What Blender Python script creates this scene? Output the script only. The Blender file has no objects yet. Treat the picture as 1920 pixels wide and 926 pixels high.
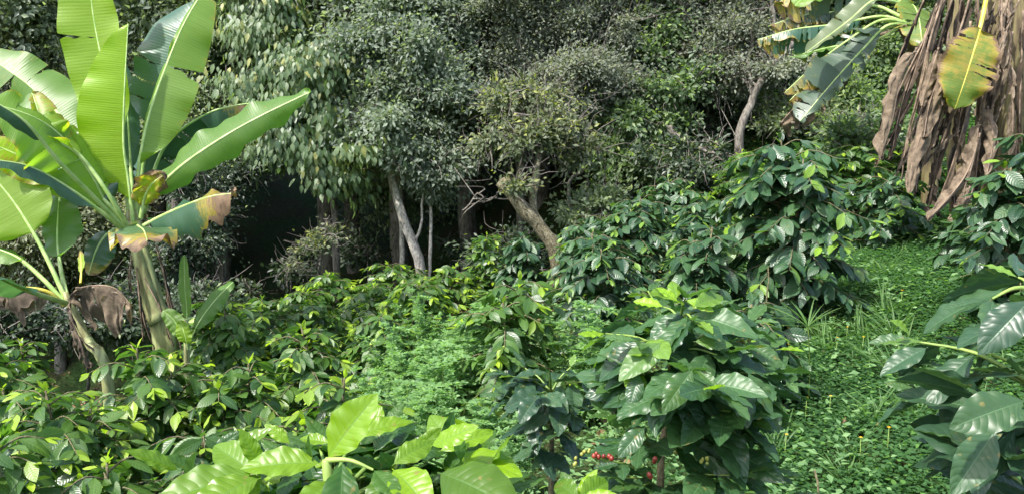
import bpy, math
import numpy as np
from mathutils import Vector

# ------------------------------------------------------------------ camera, sky, sun, exposure
scene = bpy.context.scene
PITCH = math.radians(8.5)
FX = 1423.0
CAM = np.array([0.0, 0.0, 1.7])
camd = bpy.data.cameras.new('camera'); cam = bpy.data.objects.new('camera', camd)
scene.collection.objects.link(cam); scene.camera = cam
cam.location = CAM; cam.rotation_euler = (math.radians(90) - PITCH, 0, 0)
camd.sensor_width = 36; camd.lens = 36 * FX / 1920; camd.clip_start = 0.02; camd.clip_end = 2000

SUN_DIR = np.array([-0.44, -0.40, 0.84]); SUN_DIR /= np.linalg.norm(SUN_DIR)
elev = math.asin(SUN_DIR[2]); azim = math.atan2(SUN_DIR[0], SUN_DIR[1])
world = bpy.data.worlds.new('World'); scene.world = world; world.use_nodes = True
nt = world.node_tree; nt.nodes.clear()
sky = nt.nodes.new('ShaderNodeTexSky'); sky.sky_type = 'NISHITA'; sky.sun_disc = False
sky.sun_elevation = elev; sky.sun_rotation = azim; sky.air_density = 1.0; sky.dust_density = 2.5; sky.ozone_density = 0.6
bg = nt.nodes.new('ShaderNodeBackground'); bg.inputs['Strength'].default_value = 0.15
wo = nt.nodes.new('ShaderNodeOutputWorld')
nt.links.new(sky.outputs[0], bg.inputs[0]); nt.links.new(bg.outputs[0], wo.inputs[0])
sund = bpy.data.lights.new('sun', 'SUN'); sund.energy = 2.9; sund.angle = math.radians(1.5); sund.color = (1.0, 0.965, 0.91)
sun = bpy.data.objects.new('sun', sund); scene.collection.objects.link(sun)
sun.rotation_euler = Vector(SUN_DIR.tolist()).to_track_quat('Z', 'Y').to_euler()
vs = scene.view_settings
scene.display_settings.display_device = 'sRGB'
vs.view_transform = 'Standard'; vs.look = 'None'; vs.exposure = 1.75; vs.gamma = 1.0; vs.use_curve_mapping = False
cy = scene.cycles
cy.use_denoising = True
cy.max_bounces = 7; cy.diffuse_bounces = 4; cy.glossy_bounces = 2; cy.transmission_bounces = 4; cy.transparent_max_bounces = 4
cy.caustics_reflective = False; cy.caustics_refractive = False; cy.sample_clamp_indirect = 4.0

# ------------------------------------------------------------------ small maths
cp, sp_ = math.cos(PITCH), math.sin(PITCH)
FWD = np.array([0, cp, -sp_]); UPV = np.array([0, sp_, cp]); RGT = np.array([1.0, 0, 0])
def P(px, py, d):
    """point in the world at depth d metres, seen at that place of the 1920x926 photograph"""
    return CAM + d * (FWD + RGT * (px - 960) / FX + UPV * (463 - py) / FX)
def sstep(a, b, x):
    t = np.clip((np.asarray(x, float) - a) / (b - a), 0, 1); return t * t * (3 - 2 * t)
def ground(x, y):
    x = np.asarray(x, float); y = np.asarray(y, float)
    z = 0.30 * 9 * np.tanh(x / 9) - 0.06 * np.clip(y, -10, 14)
    z = z + 0.16 * np.clip(x - 1.5, 0, 6) * sstep(2, 5, y) * 0
    y0 = 12.8 - 0.75 * np.clip(x + 1, -1, 5) + 2.4 * sstep(1.2, -.6, x) * sstep(-8.5, -5, x)
    s = np.maximum(0, y - y0)
    z = z + 0.42 * s / (1 + s * 0.004)
    z = z - 0.8 * np.exp(-((y - 13.4) / 1.5) ** 2) * sstep(1.0, -1.0, x)
    z = z + 0.035 * np.sin(1.9 * x + 0.6 * y) * np.cos(1.3 * y - 0.7 * x) + 0.015 * np.sin(5.1 * x) * np.sin(4.3 * y + 1)
    return z
def gpt(px, y):
    z = 0.0
    for _ in range(5):
        dep = y * cp + (CAM[2] - z) * sp_
        x = (px - 960) / FX * dep
        z = float(ground(x, y))
    return np.array([x, y, z])
def zrow(row, y):
    return CAM[2] + y * math.tan(-PITCH + math.atan((463 - row) / FX))
def nrm(v):
    return v / np.maximum(np.linalg.norm(v, axis=-1, keepdims=True), 1e-9)

# ------------------------------------------------------------------ materials
def nodes(name):
    m = bpy.data.materials.new(name); m.use_nodes = True
    t = m.node_tree; t.nodes.clear(); return m, t, t.nodes, t.links
def nd(ns, kind, **kw):
    n = ns.new(kind)
    for k, v in kw.items(): setattr(n, k, v)
    return n
def math_(ns, lk, op, a, b=None, c=None):
    n = ns.new('ShaderNodeMath'); n.operation = op
    for i, v in enumerate((a, b, c)):
        if v is None: continue
        if isinstance(v, (int, float)): n.inputs[i].default_value = v
        else: lk.new(v, n.inputs[i])
    return n.outputs[0]
def ramp(ns, lk, fac, stops, interp='LINEAR'):
    r = ns.new('ShaderNodeValToRGB'); r.color_ramp.interpolation = interp
    e = r.color_ramp.elements
    while len(e) > 1: e.remove(e[-1])
    e[0].position = stops[0][0]; e[0].color = (*stops[0][1], 1)
    for p, c in stops[1:]:
        x = e.new(p); x.color = (*c, 1)
    lk.new(fac, r.inputs[0]); return r.outputs[0]
def mix(ns, lk, fac, a, b, typ='MIX'):
    n = ns.new('ShaderNodeMix'); n.data_type = 'RGBA'; n.blend_type = typ
    for s, v in ((n.inputs[0], fac), (n.inputs[6], a), (n.inputs[7], b)):
        if isinstance(v, (int, float)): s.default_value = v
        elif isinstance(v, tuple): s.default_value = (*v, 1)
        else: lk.new(v, s)
    return n.outputs[2]
def attr(ns, name):
    return nd(ns, 'ShaderNodeAttribute', attribute_name=name).outputs['Fac']

def leaf_mat(name, dark, light, young, rough=0.4, trans=0.35, veins=0, vein_bump=0.35, spec=0.5, back=1.25, tip=None, tgain=2.2, under=None):
    m, t, ns, lk = nodes(name)
    rnd = attr(ns, 'rnd'); age = attr(ns, 'age')
    oi = nd(ns, 'ShaderNodeObjectInfo')
    f = math_(ns, lk, 'ADD', math_(ns, lk, 'MULTIPLY', rnd, 0.85), math_(ns, lk, 'MULTIPLY', oi.outputs['Random'], 0.15))
    col = ramp(ns, lk, f, [(0.05, dark), (0.55, tuple((a + b) / 2 for a, b in zip(dark, light))), (0.95, light)])
    col = mix(ns, lk, age, col, young)
    uv = nd(ns, 'ShaderNodeUVMap'); sep = nd(ns, 'ShaderNodeSeparateXYZ'); lk.new(uv.outputs[0], sep.inputs[0])
    bump_n = None
    if veins:
        u = math_(ns, lk, 'ABSOLUTE', math_(ns, lk, 'MULTIPLY_ADD', sep.outputs[0], 2, -1))
        ph = math_(ns, lk, 'SUBTRACT', sep.outputs[1], math_(ns, lk, 'MULTIPLY', math_(ns, lk, 'POWER', u, 1.35), 0.17))
        s = math_(ns, lk, 'ABSOLUTE', math_(ns, lk, 'SINE', math_(ns, lk, 'MULTIPLY', ph, math.pi * veins)))
        h = math_(ns, lk, 'POWER', s, 0.4)
        mid = math_(ns, lk, 'MINIMUM', math_(ns, lk, 'MULTIPLY', u, 14), 1.0)
        hh = math_(ns, lk, 'MULTIPLY', h, mid)
        # pale midrib and side veins
        vein = math_(ns, lk, 'SUBTRACT', 1.0, math_(ns, lk, 'MINIMUM', math_(ns, lk, 'MULTIPLY', u, 26), 1.0))
        v2 = math_(ns, lk, 'MULTIPLY', math_(ns, lk, 'SUBTRACT', 1.0, math_(ns, lk, 'MINIMUM', math_(ns, lk, 'MULTIPLY', s, 6), 1.0)), 0.16)
        vv = math_(ns, lk, 'MAXIMUM', math_(ns, lk, 'MULTIPLY', vein, 0.75), v2)
        col = mix(ns, lk, vv, col, tuple(min(1, c * 1.6 + 0.02) for c in light))
        b = nd(ns, 'ShaderNodeBump'); b.inputs['Strength'].default_value = vein_bump; b.inputs['Distance'].default_value = 0.006
        lk.new(hh, b.inputs['Height']); bump_n = b.outputs[0]
    if veins:
        tcb = nd(ns, 'ShaderNodeTexCoord'); nb = nd(ns, 'ShaderNodeTexNoise'); nb.inputs['Scale'].default_value = 55; nb.inputs['Detail'].default_value = 3; lk.new(tcb.outputs['Object'], nb.inputs[0])
        nb2 = nd(ns, 'ShaderNodeTexNoise'); nb2.inputs['Scale'].default_value = 9; nb2.inputs['Detail'].default_value = 2; lk.new(tcb.outputs['Object'], nb2.inputs[0])
        bl = nd(ns, 'ShaderNodeMapRange'); lk.new(nb.outputs[0], bl.inputs[0]); bl.inputs[1].default_value = 0.66; bl.inputs[2].default_value = 0.72
        col = mix(ns, lk, math_(ns, lk, 'MULTIPLY', bl.outputs[0], 0.7), col, (0.16, 0.13, 0.04))
        col = mix(ns, lk, math_(ns, lk, 'MULTIPLY', nb2.outputs[0], 0.7), col, mix(ns, lk, 1.0, col, (1.45, 1.3, 1.1), 'MULTIPLY'))
    if tip is not None:
        tt = math_(ns, lk, 'MULTIPLY', sep.outputs[1], rnd)
        col = mix(ns, lk, math_(ns, lk, 'MULTIPLY', tt, 0.6), col, tip)
    geo = nd(ns, 'ShaderNodeNewGeometry')
    colb = mix(ns, lk, geo.outputs['Backfacing'], col, mix(ns, lk, 1.0, col, under or (back, back, back * 0.95), 'MULTIPLY'))
    pb = nd(ns, 'ShaderNodeBsdfPrincipled'); lk.new(colb, pb.inputs['Base Color'])
    rr = math_(ns, lk, 'MULTIPLY_ADD', rnd, 0.14, rough - 0.05)
    rr = math_(ns, lk, 'ADD', rr, math_(ns, lk, 'MULTIPLY', geo.outputs['Backfacing'], 0.2))
    lk.new(rr, pb.inputs['Roughness']); pb.inputs['Specular IOR Level'].default_value = spec
    if bump_n is not None: lk.new(bump_n, pb.inputs['Normal'])
    tr = nd(ns, 'ShaderNodeBsdfTranslucent')
    tc = mix(ns, lk, 1.0, col, (tgain * 1.15, tgain * 1.25, tgain * 0.55), 'MULTIPLY')
    lk.new(tc, tr.inputs['Color'])
    if bump_n is not None: lk.new(bump_n, tr.inputs['Normal'])
    mx = nd(ns, 'ShaderNodeMixShader'); mx.inputs[0].default_value = trans
    lk.new(pb.outputs[0], mx.inputs[1]); lk.new(tr.outputs[0], mx.inputs[2])
    o = nd(ns, 'ShaderNodeOutputMaterial'); lk.new(mx.outputs[0], o.inputs[0])
    return m

def bark_mat(name, a, b, c, scale=9, stretch=0.25, rough=0.9, bump=0.6):
    m, t, ns, lk = nodes(name)
    tc = nd(ns, 'ShaderNodeTexCoord'); mp = nd(ns, 'ShaderNodeMapping'); mp.inputs['Scale'].default_value = (1, 1, stretch)
    lk.new(tc.outputs['Object'], mp.inputs[0])
    n1 = nd(ns, 'ShaderNodeTexNoise'); n1.inputs['Scale'].default_value = scale; n1.inputs['Detail'].default_value = 7; n1.inputs['Roughness'].default_value = 0.65
    n2 = nd(ns, 'ShaderNodeTexNoise'); n2.inputs['Scale'].default_value = scale * 5; n2.inputs['Detail'].default_value = 5
    lk.new(mp.outputs[0], n1.inputs[0]); lk.new(mp.outputs[0], n2.inputs[0])
    col = ramp(ns, lk, n1.outputs[0], [(0.32, a), (0.5, b), (0.66, c)])
    col = mix(ns, lk, 0.55, col, ramp(ns, lk, n2.outputs[0], [(0.35, tuple(x * 0.5 for x in a)), (0.65, tuple(min(1, x * 1.2) for x in c))]))
    pb = nd(ns, 'ShaderNodeBsdfPrincipled'); lk.new(col, pb.inputs['Base Color']); pb.inputs['Roughness'].default_value = rough
    pb.inputs['Specular IOR Level'].default_value = 0.25
    bp = nd(ns, 'ShaderNodeBump'); bp.inputs['Strength'].default_value = bump; bp.inputs['Distance'].default_value = 0.02
    lk.new(math_(ns, lk, 'ADD', n1.outputs[0], math_(ns, lk, 'MULTIPLY', n2.outputs[0], 0.5)), bp.inputs['Height'])
    lk.new(bp.outputs[0], pb.inputs['Normal'])
    o = nd(ns, 'ShaderNodeOutputMaterial'); lk.new(pb.outputs[0], o.inputs[0]); return m

def banana_mat(name, green, yellow, dryc=((0.06, 0.036, 0.018), (0.20, 0.13, 0.075)), trans=0.5, under=(1.15, 1.2, 1.3), rough=0.42, tgain=2.0, ribs=190):
    """blade: fine ribs across the leaf, brown dry parts where the 'dry' attribute and noise say so"""
    m, t, ns, lk = nodes(name)
    dry = attr(ns, 'dry'); age = attr(ns, 'age')
    uv = nd(ns, 'ShaderNodeUVMap'); sep = nd(ns, 'ShaderNodeSeparateXYZ'); lk.new(uv.outputs[0], sep.inputs[0])
    tc = nd(ns, 'ShaderNodeTexCoord')
    n1 = nd(ns, 'ShaderNodeTexNoise'); n1.inputs['Scale'].default_value = 13; n1.inputs['Detail'].default_value = 8; n1.inputs['Roughness'].default_value = 0.7
    lk.new(tc.outputs['Object'], n1.inputs[0])
    # streaks along the ribs
    cmb = nd(ns, 'ShaderNodeCombineXYZ'); lk.new(math_(ns, lk, 'MULTIPLY', sep.outputs[0], 2.0), cmb.inputs[0]); lk.new(math_(ns, lk, 'MULTIPLY', sep.outputs[1], 55), cmb.inputs[1])
    n2 = nd(ns, 'ShaderNodeTexNoise'); n2.inputs['Scale'].default_value = 1.0; n2.inputs['Detail'].default_value = 4; lk.new(cmb.outputs[0], n2.inputs[0])
    g = mix(ns, lk, age, green, yellow)  # age also mixes in yellow for light glowing through a blade
    g = mix(ns, lk, math_(ns, lk, 'MULTIPLY', n2.outputs[0], 0.55), g, mix(ns, lk, 1.0, g, (0.62, 0.66, 0.6), 'MULTIPLY'))
    g = mix(ns, lk, math_(ns, lk, 'MULTIPLY', n1.outputs[0], 0.3), g, mix(ns, lk, 1.0, g, (1.3, 1.25, 1.1), 'MULTIPLY'))
    dn = math_(ns, lk, 'ADD', dry, math_(ns, lk, 'MULTIPLY', math_(ns, lk, 'SUBTRACT', math_(ns, lk, 'ADD', math_(ns, lk, 'MULTIPLY', n1.outputs[0], 0.6), math_(ns, lk, 'MULTIPLY', n2.outputs[0], 0.4)), 0.5), 1.6))
    dcol = ramp(ns, lk, n1.outputs[0], [(0.35, dryc[0]), (0.65, dryc[1])])
    dcol = mix(ns, lk, math_(ns, lk, 'MULTIPLY', n2.outputs[0], 0.5), dcol, mix(ns, lk, 1.0, dcol, (0.45, 0.4, 0.36), 'MULTIPLY'))
    m1 = nd(ns, 'ShaderNodeMapRange'); lk.new(dn, m1.inputs[0]); m1.inputs[1].default_value = 0.40; m1.inputs[2].default_value = 0.60
    m2 = nd(ns, 'ShaderNodeMapRange'); lk.new(dn, m2.inputs[0]); m2.inputs[1].default_value = 0.16; m2.inputs[2].default_value = 0.44
    col = mix(ns, lk, m2.outputs[0], g, (0.27, 0.21, 0.03))
    col = mix(ns, lk, m1.outputs[0], col, dcol)
    tone = attr(ns, 'rnd'); tv = nd(ns, 'ShaderNodeCombineXYZ')
    for q in range(3): lk.new(tone, tv.inputs[q])
    col = mix(ns, lk, 1.0, col, tv.outputs[0], 'MULTIPLY')
    geo = nd(ns, 'ShaderNodeNewGeometry')
    colb = mix(ns, lk, geo.outputs['Backfacing'], col, mix(ns, lk, 1.0, col, under, 'MULTIPLY'))
    rib = math_(ns, lk, 'SINE', math_(ns, lk, 'MULTIPLY', sep.outputs[1], ribs * math.pi))
    hgt = math_(ns, lk, 'ADD', math_(ns, lk, 'MULTIPLY', rib, 0.14), math_(ns, lk, 'MULTIPLY', n2.outputs[0], 1.6))
    bp = nd(ns, 'ShaderNodeBump'); bp.inputs['Strength'].default_value = 0.35; bp.inputs['Distance'].default_value = 0.006; lk.new(hgt, bp.inputs['Height'])
    pb = nd(ns, 'ShaderNodeBsdfPrincipled'); lk.new(colb, pb.inputs['Base Color'])
    lk.new(math_(ns, lk, 'MULTIPLY_ADD', m1.outputs[0], 0.4, rough), pb.inputs['Roughness'])
    lk.new(bp.outputs[0], pb.inputs['Normal'])
    tr = nd(ns, 'ShaderNodeBsdfTranslucent'); lk.new(bp.outputs[0], tr.inputs['Normal'])
    lk.new(mix(ns, lk, 1.0, col, (tgain * 1.1, tgain * 1.15, tgain * 0.45), 'MULTIPLY'), tr.inputs['Color'])
    mx = nd(ns, 'ShaderNodeMixShader'); lk.new(math_(ns, lk, 'MULTIPLY_ADD', m1.outputs[0], -trans * 0.6, trans), mx.inputs[0])
    lk.new(pb.outputs[0], mx.inputs[1]); lk.new(tr.outputs[0], mx.inputs[2])
    o = nd(ns, 'ShaderNodeOutputMaterial'); lk.new(mx.outputs[0], o.inputs[0]); return m

def plain_mat(name, a, b, rough=0.5, scale=12, spec=0.4, bump=0.1):
    m, t, ns, lk = nodes(name)
    tc = nd(ns, 'ShaderNodeTexCoord'); n1 = nd(ns, 'ShaderNodeTexNoise'); n1.inputs['Scale'].default_value = scale; n1.inputs['Detail'].default_value = 5
    lk.new(tc.outputs['Object'], n1.inputs[0])
    pb = nd(ns, 'ShaderNodeBsdfPrincipled'); lk.new(ramp(ns, lk, n1.outputs[0], [(0.38, a), (0.62, b)]), pb.inputs['Base Color'])
    pb.inputs['Roughness'].default_value = rough; pb.inputs['Specular IOR Level'].default_value = spec
    bp = nd(ns, 'ShaderNodeBump'); bp.inputs['Strength'].default_value = bump; bp.inputs['Distance'].default_value = 0.01
    lk.new(n1.outputs[0], bp.inputs['Height']); lk.new(bp.outputs[0], pb.inputs['Normal'])
    o = nd(ns, 'ShaderNodeOutputMaterial'); lk.new(pb.outputs[0], o.inputs[0]); return m

M = {}
M['coffee'] = leaf_mat('coffee_leaf', (0.020, 0.056, 0.016), (0.060, 0.128, 0.020), (0.24, 0.36, 0.02), rough=0.37, trans=0.34, veins=9, vein_bump=0.2, spec=0.5)
M['coffee_dark'] = leaf_mat('coffee_leaf_dark', (0.015, 0.042, 0.022), (0.036, 0.086, 0.032), (0.14, 0.25, 0.02), rough=0.33, trans=0.2, veins=9, vein_bump=0.3, spec=0.5)
M['coffee_near'] = leaf_mat('coffee_leaf_near', (0.013, 0.043, 0.013), (0.032, 0.086, 0.015), (0.155, 0.275, 0.004), rough=0.33, trans=0.36, veins=10, vein_bump=0.16, spec=0.42)
M['coffee_near_grey'] = leaf_mat('coffee_leaf_near_grey', (0.017, 0.050, 0.020), (0.044, 0.102, 0.036), (0.15, 0.27, 0.01), rough=0.36, trans=0.30, veins=10, vein_bump=0.2, spec=0.5)
M['coffee_blue'] = leaf_mat('coffee_leaf_near_dark', (0.014, 0.038, 0.022), (0.032, 0.075, 0.030), (0.10, 0.19, 0.02), rough=0.40, trans=0.18, veins=10, vein_bump=0.16, spec=0.42)
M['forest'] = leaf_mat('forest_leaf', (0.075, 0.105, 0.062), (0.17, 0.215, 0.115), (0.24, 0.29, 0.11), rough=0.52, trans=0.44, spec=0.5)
M['forest_grey'] = leaf_mat('forest_leaf_grey', (0.09, 0.12, 0.09), (0.19, 0.235, 0.165), (0.24, 0.30, 0.16), rough=0.52, trans=0.42, spec=0.55, tgain=1.8)
M['forest_olive'] = leaf_mat('forest_leaf_olive', (0.095, 0.115, 0.065), (0.21, 0.235, 0.135), (0.26, 0.28, 0.10), rough=0.5, trans=0.4, spec=0.4, tgain=1.8)
M['moss_tree'] = leaf_mat('grey_olive_leaf', (0.05, 0.07, 0.035), (0.125, 0.15, 0.075), (0.24, 0.26, 0.07), rough=0.5, trans=0.35, spec=0.4, tgain=1.8)
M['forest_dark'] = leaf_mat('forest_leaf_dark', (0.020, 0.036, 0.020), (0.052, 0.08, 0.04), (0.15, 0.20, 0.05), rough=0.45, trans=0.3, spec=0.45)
M['heart'] = leaf_mat('drooping_leaf', (0.042, 0.08, 0.04), (0.105, 0.155, 0.075), (0.22, 0.23, 0.075), rough=0.42, trans=0.35, spec=0.5, veins=4, vein_bump=0.2)
M['bright'] = leaf_mat('light_leaf', (0.055, 0.095, 0.045), (0.13, 0.185, 0.085), (0.19, 0.27, 0.065), rough=0.45, trans=0.4, spec=0.4)
M['brownish'] = leaf_mat('brown_grey_leaf', (0.10, 0.118, 0.088), (0.20, 0.22, 0.17), (0.20, 0.22, 0.10), rough=0.6, trans=0.35, spec=0.3, tgain=1.7)
M['clover'] = leaf_mat('clover_leaf', (0.026, 0.068, 0.022), (0.054, 0.128, 0.036), (0.10, 0.21, 0.04), rough=0.6, trans=0.4, spec=0.18)
M['herb'] = leaf_mat('herb_leaf', (0.065, 0.14, 0.055), (0.15, 0.26, 0.105), (0.21, 0.33, 0.12), rough=0.55, trans=0.4, spec=0.3)
M['grass'] = leaf_mat('grass_blade', (0.035, 0.085, 0.022), (0.08, 0.16, 0.045), (0.13, 0.20, 0.06), rough=0.5, trans=0.4, spec=0.3)
M['banana'] = banana_mat('banana_blade', (0.075, 0.17, 0.05), (0.235, 0.36, 0.012))  # yellow end includes the backlit glow of the upright leaves
M['banana_dark'] = banana_mat('banana_blade_shaded', (0.04, 0.10, 0.062), (0.13, 0.19, 0.015), trans=0.3, rough=0.36)  # darker, bluer blade; shade of the rear half leaf is put into this colour
M['banana_grey'] = banana_mat('banana_blade_greyish', (0.06, 0.095, 0.062), (0.30, 0.30, 0.03), trans=0.25, rough=0.4)
M['banana_dead'] = banana_mat('banana_blade_dead', (0.2, 0.15, 0.1), (0.3, 0.2, 0.1), dryc=((0.016, 0.011, 0.006), (0.068, 0.049, 0.030)), trans=0.15, rough=0.6)
M['banana_dead_pale'] = banana_mat('banana_blade_dead_pale', (0.2, 0.15, 0.1), (0.3, 0.2, 0.1), dryc=((0.06, 0.042, 0.026), (0.22, 0.17, 0.115)), trans=0.2, rough=0.6)
M['midrib'] = plain_mat('banana_midrib', (0.22, 0.34, 0.09), (0.36, 0.46, 0.17), rough=0.4)
M['midrib_yellow'] = plain_mat('banana_midrib_yellow', (0.38, 0.32, 0.03), (0.5, 0.42, 0.08), rough=0.45)
M['midrib_dead'] = plain_mat('banana_midrib_dead', (0.08, 0.055, 0.035), (0.22, 0.16, 0.11), rough=0.8, bump=0.5)
M['pseudostem'] = bark_mat('banana_pseudostem', (0.10, 0.06, 0.028), (0.22, 0.215, 0.085), (0.31, 0.35, 0.16), scale=5, stretch=0.12, rough=0.5, bump=0.3)
M['pseudostem_dead'] = bark_mat('banana_pseudostem_brown', (0.045, 0.03, 0.02), (0.11, 0.08, 0.045), (0.16, 0.14, 0.055), scale=6, stretch=0.1, rough=0.75, bump=0.7)
M['bark_pale'] = bark_mat('bark_pale', (0.12, 0.10, 0.08), (0.42, 0.37, 0.31), (0.62, 0.57, 0.50), scale=8, stretch=0.5)
M['bark_grey'] = bark_mat('bark_grey', (0.045, 0.038, 0.03), (0.10, 0.088, 0.07), (0.19, 0.175, 0.15), scale=9)
M['bark_moss'] = bark_mat('bark_mossy', (0.035, 0.030, 0.014), (0.085, 0.068, 0.028), (0.24, 0.22, 0.15), scale=14, stretch=0.8, bump=1.0)
M['stem'] = bark_mat('coffee_stem', (0.16, 0.115, 0.07), (0.30, 0.22, 0.13), (0.42, 0.33, 0.2), scale=25, stretch=0.5, bump=0.5)
M['stem_dull'] = bark_mat('coffee_stem_dull', (0.05, 0.045, 0.022), (0.10, 0.09, 0.045), (0.16, 0.14, 0.08), scale=25, stretch=0.5, bump=0.5)
M['stem_green'] = plain_mat('green_stem', (0.10, 0.17, 0.03), (0.2, 0.28, 0.06), rough=0.5)
M['twig'] = plain_mat('twig', (0.07, 0.06, 0.05), (0.17, 0.15, 0.13), rough=0.85, scale=4)
M['cherry'] = plain_mat('coffee_cherry', (0.10, 0.010, 0.010), (0.20, 0.035, 0.02), rough=0.35, scale=40, bump=0.02)
M['cherry_green'] = plain_mat('coffee_cherry_green', (0.12, 0.17, 0.03), (0.26, 0.24, 0.05), rough=0.3, scale=60, bump=0.02)
M['flower'] = plain_mat('yellow_flower', (0.65, 0.30, 0.01), (0.75, 0.45, 0.02), rough=0.6)
M['litter'] = leaf_mat('dead_leaf', (0.10, 0.06, 0.035), (0.26, 0.17, 0.09), (0.36, 0.28, 0.12), rough=0.7, trans=0.1, spec=0.2)

def soil_mat():
    m, t, ns, lk = nodes('soil')
    tc = nd(ns, 'ShaderNodeTexCoord')
    n1 = nd(ns, 'ShaderNodeTexNoise'); n1.inputs['Scale'].default_value = 1.2; n1.inputs['Detail'].default_value = 8
    n2 = nd(ns, 'ShaderNodeTexNoise'); n2.inputs['Scale'].default_value = 22; n2.inputs['Detail'].default_value = 8; n2.inputs['Roughness'].default_value = 0.7
    lk.new(tc.outputs['Object'], n1.inputs[0]); lk.new(tc.outputs['Object'], n2.inputs[0])
    a = ramp(ns, lk, n2.outputs[0], [(0.3, (0.018, 0.02, 0.008)), (0.55, (0.045, 0.05, 0.02)), (0.75, (0.09, 0.075, 0.04))])
    b = ramp(ns, lk, n2.outputs[0], [(0.3, (0.012, 0.026, 0.008)), (0.7, (0.04, 0.085, 0.02))])
    col = mix(ns, lk, ramp(ns, lk, n1.outputs[0], [(0.4, (0, 0, 0)), (0.6, (1, 1, 1))]), a, b)
    pb = nd(ns, 'ShaderNodeBsdfPrincipled'); lk.new(col, pb.inputs['Base Color']); pb.inputs['Roughness'].default_value = 0.95; pb.inputs['Specular IOR Level'].default_value = 0.1
    bp = nd(ns, 'ShaderNodeBump'); bp.inputs['Strength'].default_value = 0.9; bp.inputs['Distance'].default_value = 0.05; lk.new(n2.outputs[0], bp.inputs['Height'])
    lk.new(bp.outputs[0], pb.inputs['Normal'])
    o = nd(ns, 'ShaderNodeOutputMaterial'); lk.new(pb.outputs[0], o.inputs[0]); return m
M['soil'] = soil_mat()

# ------------------------------------------------------------------ mesh and object helpers
def make_mesh(name, V, F, mat, uv=None, attrs=None, smooth=True):
    """V (n,3), F list of (k,m) int arrays, m = 3 or 4; uv per vertex (n,2)"""
    me = bpy.data.meshes.new(name)
    F = [f for f in (F if isinstance(F, list) else [F]) if len(f)]
    me.vertices.add(len(V)); me.vertices.foreach_set('co', np.asarray(V, np.float32).ravel())
    li = np.concatenate([f.ravel() for f in F]).astype(np.int32)
    tot = np.concatenate([np.full(len(f), f.shape[1], np.int32) for f in F])
    st = np.concatenate([[0], np.cumsum(tot)[:-1]]).astype(np.int32)
    me.loops.add(len(li)); me.loops.foreach_set('vertex_index', li)
    me.polygons.add(len(tot)); me.polygons.foreach_set('loop_start', st); me.polygons.foreach_set('loop_total', tot)
    if smooth: me.polygons.foreach_set('use_smooth', np.ones(len(tot), bool))
    if uv is not None:
        l = me.uv_layers.new(name='UVMap'); l.data.foreach_set('uv', np.asarray(uv, np.float32)[li].ravel())
    for k, a in (attrs or {}).items():
        at = me.attributes.new(k, 'FLOAT', 'POINT'); at.data.foreach_set('value', np.asarray(a, np.float32))
    me.update(calc_edges=True)
    me.materials.append(M[mat] if isinstance(mat, str) else mat)
    return me
def link(name, me, parent=None):
    o = bpy.data.objects.new(name, me); scene.collection.objects.link(o)
    if parent is not None: o.parent = parent
    return o
def thing(name, label, cat, loc=(0, 0, 0), rotz=0.0, group=None, scale=None):
    o = bpy.data.objects.new(name, None); scene.collection.objects.link(o)
    o.location = [float(v) for v in loc]; o.rotation_euler = (0, 0, rotz)
    if scale is not None: o.scale = scale
    o['label'] = label; o['category'] = cat
    if group: o['group'] = group
    return o
def tag(o, label=None, cat=None, group=None, kind=None):
    for k, v in (('label', label), ('category', cat), ('group', group), ('kind', kind)):
        if v: o[k] = v
    return o
def dup(root, loc, rotz, label, group=None, scale=None):
    r = root.copy(); scene.collection.objects.link(r); r.location = [float(v) for v in loc]; r.rotation_euler = (0, 0, rotz)
    if scale is not None: r.scale = scale
    r['label'] = label
    if group: r['group'] = group
    for ch in list(root.children):
        c = ch.copy(); scene.collection.objects.link(c); c.parent = r
        for g in list(ch.children):
            d = g.copy(); scene.collection.objects.link(d); d.parent = c
    return r

class Geo:
    """collects pieces into one mesh"""
    def __init__(s): s.V = []; s.F3 = []; s.F4 = []; s.n = 0; s.uv = []; s.at = {}
    def add(s, V, F, uv=None, **at):
        V = np.asarray(V, float)
        for f in (F if isinstance(F, list) else [F]):
            if len(f) == 0: continue
            (s.F3 if f.shape[1] == 3 else s.F4).append(f + s.n)
        s.V.append(V); s.uv.append(uv if uv is not None else np.zeros((len(V), 2)))
        for k in ('rnd', 'age', 'dry'):
            v = at.get(k, 0.0); s.at.setdefault(k, []).append(np.broadcast_to(np.asarray(v, float), (len(V),)))
        s.n += len(V)
    def mesh(s, name, mat, origin=None):
        V = np.concatenate(s.V)
        if origin is not None: V = V - origin
        F = []
        if s.F4: F.append(np.concatenate(s.F4))
        if s.F3: F.append(np.concatenate(s.F3))
        return make_mesh(name, V, F, mat, np.concatenate(s.uv), {k: np.concatenate(v) for k, v in s.at.items()})

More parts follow.
